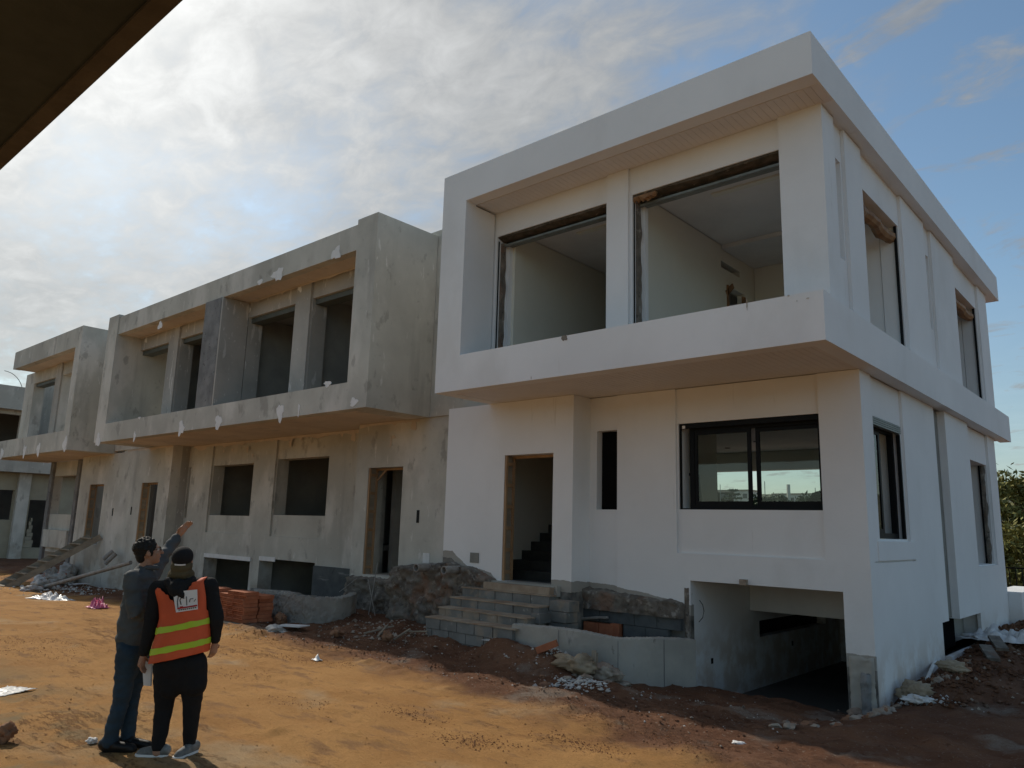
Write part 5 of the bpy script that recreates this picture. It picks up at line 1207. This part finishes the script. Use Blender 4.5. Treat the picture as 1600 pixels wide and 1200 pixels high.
def head(mb, c, face, up=HU, s=1.0):
    """skull, jaw, neck root, nose, brow, lips, chin and ears, looking along face"""
    f = Vector(face).normalized(); u = (up - f * up.dot(f)).normalized(); r = f.cross(u).normalized(); c = Vector(c)
    R = Matrix((r, f, u)).transposed()
    P = lambda a, b, z: c + r * a * s + f * b * s + u * z * s
    ell(mb, P(0, -.008, .022), .076 * s, .094 * s, .096 * s, R); ell(mb, P(0, .022, -.035), .060 * s, .070 * s, .078 * s, R)
    ell(mb, P(0, .055, -.088), .030 * s, .028 * s, .022 * s, R, 12, 8)
    limb(mb, [P(0, .088, .012), P(0, .112, -.026)], [.009 * s, .014 * s], 10)
    limb(mb, [P(-.032, .080, .030), P(.032, .080, .030)], [.011 * s, .011 * s], 10)
    limb(mb, [P(-.020, .088, -.055), P(.020, .088, -.055)], [.008 * s, .008 * s], 8)
    for q in (-1, 1):
        ell(mb, P(q * .076, -.006, -.006), .010 * s, .020 * s, .032 * s, R, 12, 8); ell(mb, P(q * .040, .062, -.022), .022 * s, .018 * s, .02 * s, R, 12, 8)
    return P, R, (r, f, u)
def shoe(mb, heel, toe, w=.045, h=.05):
    a, b = Vector(heel), Vector(toe); d = (b - a).normalized()
    limb(mb, [a + HU * h, a + d * .08 + HU * h], [.046, .044], 14); limb(mb, [a + HU * .032, a + d * .12 + HU * .034, b - d * .03 + HU * .028], [.036, .043, .034], 14)
    limb(mb, [a + d * .02 + HU * .016, b - d * .02 + HU * .016], [.034, .036], 12)

# --- person in the orange vest, seen from behind
VP_ = Vector((-6.54, 3.22, ground_z(-6.54, 3.22)))
P2 = thing('person', 'person in orange safety vest, black hoodie and black cap, back turned, papers in left hand', 'person', VP_)
F2 = Figure(VP_, 6.76); J = F2.J
zg = VP_.z
hc = J(285, 877, -.02); face2 = (HF * .93 - HR * .22 + HU * .22).normalized()
nk = J(287, 905, .0); shl, shr = J(246, 921, .0), J(327, 917, .02)
ell_l, wrl = J(236, 977, -.02), J(224, 1023, -.02); ell_r, wrr = J(339, 968, .0), J(336, 1003, .04)
pel = J(281, 1032, 0); chest = J(287, 950, 0)
hl, hr_ = J(262, 1040, .0), J(301, 1036, .0); kl, kr = J(256, 1108, .03), J(300, 1103, .05); al, ar = J(247, 1166, -.02), J(296, 1160, .10)
al.z = max(al.z, zg + .09); ar.z = max(ar.z, zg + .09); al.z -= .02; ar.z -= .02
b = MB()
P, R_, ax = head(b, hc, face2)
limb(b, [hc - HU * .06, nk, nk - HU * .08], [.052, .055, .065], 16); limb(b, [nk - HU * .10, chest, pel], [.11, .145, .16], 20, .75)
limb(b, [shl, chest.lerp(nk, .6), shr], [.062, .10, .062], 18)
for a in ((shl, ell_l, wrl), (shr, ell_r, wrr)): limb(b, list(a), [.055, .042, .027], 16)
for a in ((hl, kl, al), (hr_, kr, ar)): limb(b, [a[0], a[1], a[2], a[2] - HU * .03], [.095, .062, .042, .04], 16)
hand(b, wrl, (wrl - ell_l) * .7 + HF * .02 - HR * .0, HR, .95, .15, .9, -1)
hand(b, wrr, (wrr - ell_r) * .8 - HR * .01, -HR + HF * .5, .95, .15, .6, 1)
fuse(b, 'body', SKIN, P2, .007, 2)
t = MB()                                              # hoodie: torso, sleeves, hood lying on the shoulders, tunic
limb(t, [nk - HU * .11, chest, pel - HU * .02], [.12, .165, .185], 24, .72); limb(t, [shl + HU * .005, chest.lerp(nk, .62), shr + HU * .005], [.072, .11, .072], 20)
limb(t, [shl, ell_l, wrl + (ell_l - wrl).normalized() * .02], [.074, .060, .043], 18); limb(t, [shr, ell_r, wrr + (ell_r - wrr).normalized() * .02], [.074, .060, .043], 18)
limb(t, [nk - HU * .01, nk - HU * .06], [.092, .12], 20, .9)
limb(t, [J(266, 1045), J(266, 1072)], [.115, .108], 22, .95); limb(t, [J(303, 1042), J(303, 1070)], [.112, .104], 22, .95); limb(t, [J(284, 1045), J(284, 1060)], [.15, .13], 22, .8)
fuse(t, 'hoodie', BLACKC, P2, .012, 5, .006, 9)
t = MB()
for a in ((hl, kl, al), (hr_, kr, ar)): limb(t, [a[0], a[0].lerp(a[1], .45), a[1], a[1].lerp(a[2], .45), a[2] + HU * .01], [.118, .100, .074, .066, .052], 18)
fuse(t, 'trousers', BLACKC, P2, .012, 5, .005, 11, seed=3)
t = MB()                                              # hood falling in a point between the shoulders
limb(t, [nk - HF * .07 - HU * .02 - HR * .09, nk - HF * .12 - HU * .09, nk - HF * .07 - HU * .02 + HR * .09], [.045, .060, .045], 16); limb(t, [nk - HF * .10 - HU * .06, J(285, 932, -.15)], [.075, .020], 16)
limb(t, [nk - HF * .09 - HR * .05 - HU * .05, J(285, 930, -.15)], [.05, .018], 14); limb(t, [nk - HF * .09 + HR * .05 - HU * .05, J(285, 930, -.15)], [.05, .018], 14)
fuse(t, 'hood', BLACKC, P2, .008, 4, .004, 14, seed=5)
# vest: an open shell round the torso with V neck and arm holes
def vest_shell(parent):
    mb = MB(); nu, nvv = 48, 22; g = []
    top = [(246, 916), (326, 912)]; rows = []
    for j in range(nvv + 1):
        tt = j / nvv
        # outline of the vest seen from behind (left and right edge) from the shoulders to the hem
        yl = 920 + (1036 - 920) * tt; yr = 906 + (1017 - 906) * tt
        xl = [243, 250, 252, 247, 240, 235][min(5, int(tt * 5))] * (1 - (tt * 5) % 1) + [243, 250, 252, 247, 240, 235][min(5, int(tt * 5) + 1)] * ((tt * 5) % 1)
        xr = [324, 328, 329, 329, 328, 325][min(5, int(tt * 5))] * (1 - (tt * 5) % 1) + [324, 328, 329, 329, 328, 325][min(5, int(tt * 5) + 1)] * ((tt * 5) % 1)
        A = J(xl, yl); B = J(xr, yr); mid = (A + B) / 2; hw = (B - A).length / 2; dp = .125 + .035 * tt
        row = []
        for i in range(nu):
            a = 2 * math.pi * i / nu                                # a = 0 at the right, pi/2 towards the camera
            w = hw * math.copysign(abs(math.cos(a)) ** .82, math.cos(a)); d_ = -dp * math.copysign(abs(math.sin(a)) ** .9, math.sin(a))
            p = mid + (B - A).normalized() * w + HF * d_
            p += Vector((0, 0, 1)) * .008 * noise.noise(Vector((i * .5, j * .4, 2))) + HF * -.010 * noise.noise(Vector((a * 2.5, tt * 5, 9)))
            row.append(p)
        g.append(row)
    for j in range(nvv):
        tt = (j + .5) / nvv
        for i in range(nu):
            a = 2 * math.pi * (i + .5) / nu; ca, sa = math.cos(a), math.sin(a)
            if tt < .42 and abs(ca) > .90: continue                 # arm holes
            if tt < .26 and abs(ca) < .55 * (1 - tt / .26): continue   # V neck at the back and at the front
            mb.face([g[j][i], g[j][(i + 1) % nu], g[j + 1][(i + 1) % nu], g[j + 1][i]])
    # shoulder straps
    for s0, s1 in ((2, 6), (18, 22)):
        for i in range(s0, s1):
            o_ = (nu - i) % nu; o1 = (nu - i - 1) % nu; up_ = Vector((0, 0, .035))
            m0 = (g[0][i] + g[0][o_]) / 2 + up_; m1 = (g[0][i + 1] + g[0][o1]) / 2 + up_
            mb.face([g[0][i], g[0][i + 1], m1, m0]); mb.face([m0, m1, g[0][o1], g[0][o_]])
    o = mb.build('vest', VEST, parent, smooth=True); sd2 = o.modifiers.new('t', 'SOLIDIFY'); sd2.thickness = .006; sd2.offset = 1
    ss = o.modifiers.new('ss', 'SUBSURF'); ss.levels = 1; ss.render_levels = 1
    def bandp(t0, t1, name, m):
        q = MB(); j0 = t0 * nvv; j1 = t1 * nvv
        for i in range(nu):
            def pt(i_, jj):
                i_ %= nu; k = int(jj); fr_ = jj - k; p = g[k][i_].lerp(g[min(k + 1, nvv)][i_], fr_); mid = sum(g[k], Vector()) / nu
                out = (p - mid); out.z = 0; return p + out.normalized() * .011
            for k in range(3):
                a0, a1 = j0 + (j1 - j0) * k / 3, j0 + (j1 - j0) * (k + 1) / 3
                q.face([pt(i, a0), pt(i + 1, a0), pt(i + 1, a1), pt(i, a1)])
        bo = q.build(name, m, o, smooth=True); return bo
    bandp(.52, .605, 'reflective_band', LIME); bandp(.80, .885, 'reflective_band', LIME)
    return o, g
vest_o, vg = vest_shell(P2)
# printed label between the shoulders
def quad_on(o_parent, pts, dd, name, m, th=.002):
    mb = MB(); a = [J(x, y, dd) for x, y in pts]; b_ = [p + HF * th for p in a]; n = len(a)
    mb.v = [tuple(p) for p in a + b_]; mb.f.append(list(range(n))); mb.f.append(list(range(n, 2 * n))[::-1])
    mb.f += [[i, (i + 1) % n, n + (i + 1) % n, n + i] for i in range(n)]
    return mb.build(name, m, o_parent)
lab = quad_on(vest_o, [(270, 925), (308, 921), (309, 952), (275, 957)], -.152, 'back_label', PAPER)
ink = MB()
def stroke(pts, w, z=-.1555, tgt=None):
    for p, q in zip(pts, pts[1:]): (tgt or ink).obox(J(*p, z), J(*q, z), w, .002, HF)
stroke([(279, 930), (277, 940), (278, 950)], .006)
stroke([(283, 945), (281, 938), (283, 934), (288, 935)], .006); stroke([(291, 932), (292, 946)], .005)
stroke([(296, 941), (297, 936), (302, 935)], .005); stroke([(303, 940), (306, 936)], .004)
ink.build('logo_strokes', INK, vest_o)
rd = MB(); stroke([(277, 951), (308, 946)], .012, tgt=rd); stroke([(281, 948.5), (286, 947.8)], .008, tgt=rd); rd.build('red_rule', RED, vest_o)
ik = MB()
for i in range(9): ik.obox(J(279 + 3.2 * i, 953.4 - .5 * i, -.1555), J(281 + 3.2 * i, 953.1 - .5 * i, -.1555), .008, .002, HF)
ik.build('printed_line', INK, vest_o)
# cap worn with the strap at the back, olive scarf over the hair
capm = MB(); ell(capm, P(0, -.006, .040), .088, .106, .090, R_); fu = fuse(capm, 'cap', BLACKC, P2, .006, 3)
cb_ = MB(); limb(cb_, [P(-.055, .085, .045), P(0, .16, .035), P(.055, .085, .045)], [.012, .012, .012], 10); fuse(cb_, 'cap_peak', BLACKC, P2, .005, 1)
st_ = MB()
for k in range(8): 
    a0 = -.5 + k / 8; a1 = -.5 + (k + 1) / 8
    st_.obox(P(.090 * math.sin(a0), -.006 - .108 * math.cos(a0), .0 - .0), P(.090 * math.sin(a1), -.006 - .108 * math.cos(a1), .0), .003, .012, HU)
st_.build('cap_strap', POLY, P2)
sc = MB(); ell(sc, P(0, -.018, -.035), .088, .096, .075, R_); ell(sc, P(0, -.030, -.095), .092, .090, .060, R_); limb(sc, [P(-.04, -.02, -.12), P(.04, -.02, -.12)], [.07, .07], 16)
fuse(sc, 'scarf', OLIVE, P2, .007, 3, .005, 16)
for f0, to in (((J(249, 1172, 0)), J(225, 1186, .0)), ((J(298, 1170, .1)), J(287, 1178, .02))):
    m_ = MB(); a = Vector((f0.x, f0.y, zg)); b1 = Vector((to.x, to.y, zg)); d = (b1 - a).normalized(); shoe(m_, a - d * .05, a + d * .17)
    so = fuse(m_, 'shoe', SHOEW, P2, .006, 2); sm_ = MB(); limb(sm_, [a - d * .035 + HU * .010, a + d * .15 + HU * .010], [.044, .044], 14, 1.0); 
    for i, v in enumerate(sm_.v): sm_.v[i] = (v[0], v[1], zg + max(-.004, min(.018, v[2] - zg)))
    sm_.build('sole', PLASTER, so, smooth=False)
# papers held low in the left hand
pp = MB(); q0, q1, q2, q3 = J(222, 1030, .045), J(237, 1028, .055), J(235, 1072, .05), J(224, 1071, .04)
for k in range(3):
    o_ = HF * (.004 * k) + HR * (.004 * k); a = [q0 + o_, q1 + o_, q2 + o_, q3 + o_]; n = len(pp.v); pp.v += [tuple(v) for v in a] + [tuple(v + HF * .0015) for v in a]
    pp.f += [[n, n + 1, n + 2, n + 3], [n + 7, n + 6, n + 5, n + 4]] + [[n + i, n + (i + 1) % 4, n + 4 + (i + 1) % 4, n + 4 + i] for i in range(4)]
o = pp.build('paper_sheets', PAPER); recenter(o); tag(o, 'white paper sheets held low in the left hand of the person in the orange vest', 'papers')

# --- man in the grey jacket pointing up at the houses
MP = Vector((-7.02, 3.05, ground_z(-7.02, 3.05)))
P1 = thing('person', 'dark haired man in glasses, grey jacket and blue jeans raising an arm towards the houses', 'person', MP)
F1 = Figure(MP, 6.95); J = F1.J; zg = MP.z
hc = J(232, 863, .0); face1 = (HR * .80 + HF * .48 + HU * .22).normalized()
nk = J(226, 889, 0); shR = J(206, 905, -.14); shL = J(236, 899, .16)
elL, wrL = J(256, 868, .30), J(277, 838, .42); elR, wrR = J(212, 962, -.17), J(232, 946, -.02)
chest = J(220, 935, 0); pel = J(213, 1006, 0)
hR_, hL_ = J(202, 1018, -.07), J(217, 1018, .08); kR, kL = J(190, 1092, -.06), J(205, 1093, .09); aR, aL = J(172, 1156, -.07), J(199, 1153, .06)
aR.z = max(aR.z, zg + .09); aL.z = max(aL.z, zg + .09)
b = MB(); P, R_, ax = head(b, hc, face1, HU)
limb(b, [hc - HU * .07, nk, nk - HU * .07], [.052, .055, .062], 16); limb(b, [nk - HU * .09, chest, pel], [.095, .11, .105], 20)
limb(b, [shR, chest.lerp(nk, .6), shL], [.055, .085, .055], 16)
for a in ((shR, elR, wrR), (shL, elL, wrL)): limb(b, list(a), [.052, .042, .028], 16)
for a in ((hR_, kR, aR), (hL_, kL, aL)): limb(b, [a[0], a[1], a[2], a[2] - HU * .03], [.085, .058, .042, .04], 16)
hand(b, wrL, J(296, 815, .46) - wrL, HR * .8 + HU * -.5 - HF * .3, 1.08, .45, .22, -1)
hand(b, wrR, HR + HU * .3, HF, 1.0, .15, .9, 1)
fuse(b, 'body', SKIN, P1, .0065, 2)
t = MB()
limb(t, [nk - HU * .10, chest, J(214, 968), J(211, 996)], [.115, .15, .152, .150], 24, 1.0)
limb(t, [shR, chest.lerp(nk, .6), shL], [.075, .105, .075], 20)
limb(t, [shR, elR, wrR + (elR - wrR).normalized() * .03], [.078, .066, .046], 18); limb(t, [shL, elL, wrL + (elL - wrL).normalized() * .03], [.078, .062, .046], 18)
limb(t, [nk - HU * .02 - HR * .01, nk - HU * .07], [.078, .10], 18)
fuse(t, 'jacket', JACKET, P1, .011, 3, .014, 9, seed=2)
t = MB(); limb(t, [P(-.05, -.03, -.125), P(0, -.065, -.115), P(.05, -.03, -.125)], [.020, .022, .020], 12); limb(t, [P(.05, -.03, -.125), P(.045, .05, -.15)], [.02, .02], 12); limb(t, [P(-.05, -.03, -.125), P(-.045, .05, -.15)], [.02, .02], 12)
fuse(t, 'collar', JACKET, P1, .006, 1)
t = MB()
for a in ((hR_, kR, aR), (hL_, kL, aL)): limb(t, [a[0], a[0].lerp(a[1], .4), a[1], a[1].lerp(a[2], .5), a[2] - HU * .02], [.105, .090, .070, .064, .060], 18)
limb(t, [J(211, 990), J(210, 1015)], [.142, .135], 20)
fuse(t, 'jeans', JEANS, P1, .011, 3, .013, 10, seed=6)
for f0, to in ((J(166, 1160, -.07), J(196, 1170, -.07)), (J(194, 1160, .05), J(226, 1166, .03))):
    m_ = MB(); a = Vector((f0.x, f0.y, zg)); b1 = Vector((to.x, to.y, zg)); d = (b1 - a).normalized(); shoe(m_, a - d * .02, a + d * .25); fuse(m_, 'shoe', SHOEB, P1, .006, 2)
hm = MB(); ell(hm, P(0, -.020, .040), .084, .100, .094, R_); rnd = random.Random(3)
for _ in range(90):
    v = Vector((rnd.gauss(0, 1), rnd.gauss(0, 1) - .35, abs(rnd.gauss(0, 1)) * .9)).normalized(); q = P(v.x * .083, -.02 + v.y * .098, .035 + v.z * .096)
    ell(hm, q, .014, .014, .014, None, 8, 6)
ell(hm, P(0, -.065, -.02), .066, .045, .062, R_)
for q in (-1, 1): ell(hm, P(q * .074, .012, .005), .010, .022, .04, R_, 10, 8)
fuse(hm, 'hair', HAIR, P1, .006, 1, .004, 60)
gl = MB()
for q in (-1, 1):
    c_ = P(q * .033, .100, .012); ring = [c_ + ax[0] * (.024 * math.cos(a_ * math.pi / 6)) + ax[2] * (.018 * math.sin(a_ * math.pi / 6)) for a_ in range(13)]
    gl.tube(ring, .0026, 6); gl.obox(P(q * .058, .098, .016), P(q * .084, -.01, .012), .004, .004)
gl.obox(P(-.01, .102, .016), P(.01, .102, .016), .004, .004); gl.build('glasses', BLACK, P1)
for q in (-1, 1):
    e_ = MB(); ell(e_, P(q * .032, .074, .010), .012, .012, .012, R_, 12, 8); e_.build('eye', PAPER, P1, smooth=True); e2 = MB(); ell(e2, P(q * .032, .083, .010), .005, .004, .005, R_, 10, 6); e2.build('pupil', INK, P1)
bd = MB(); ell(bd, P(0, .040, -.075), .052, .055, .035, R_); fuse(bd, 'beard_shadow', HAIR, P1, .005, 1) if False else None
pp = MB(); a0, a1, a2, a3 = J(231, 934, -.03), J(240, 934, .02), J(239, 950, .02), J(231, 953, -.03); pp.v = [tuple(v) for v in (a0, a1, a2, a3)] + [tuple(v + HF * .002) for v in (a0, a1, a2, a3)]
pp.f = [[0, 1, 2, 3], [7, 6, 5, 4]] + [[i, (i + 1) % 4, 4 + (i + 1) % 4, 4 + i] for i in range(4)]
o = pp.build('folded_paper', PAPER); recenter(o); tag(o, 'small folded white paper in the lowered hand of the man in the grey jacket', 'paper')
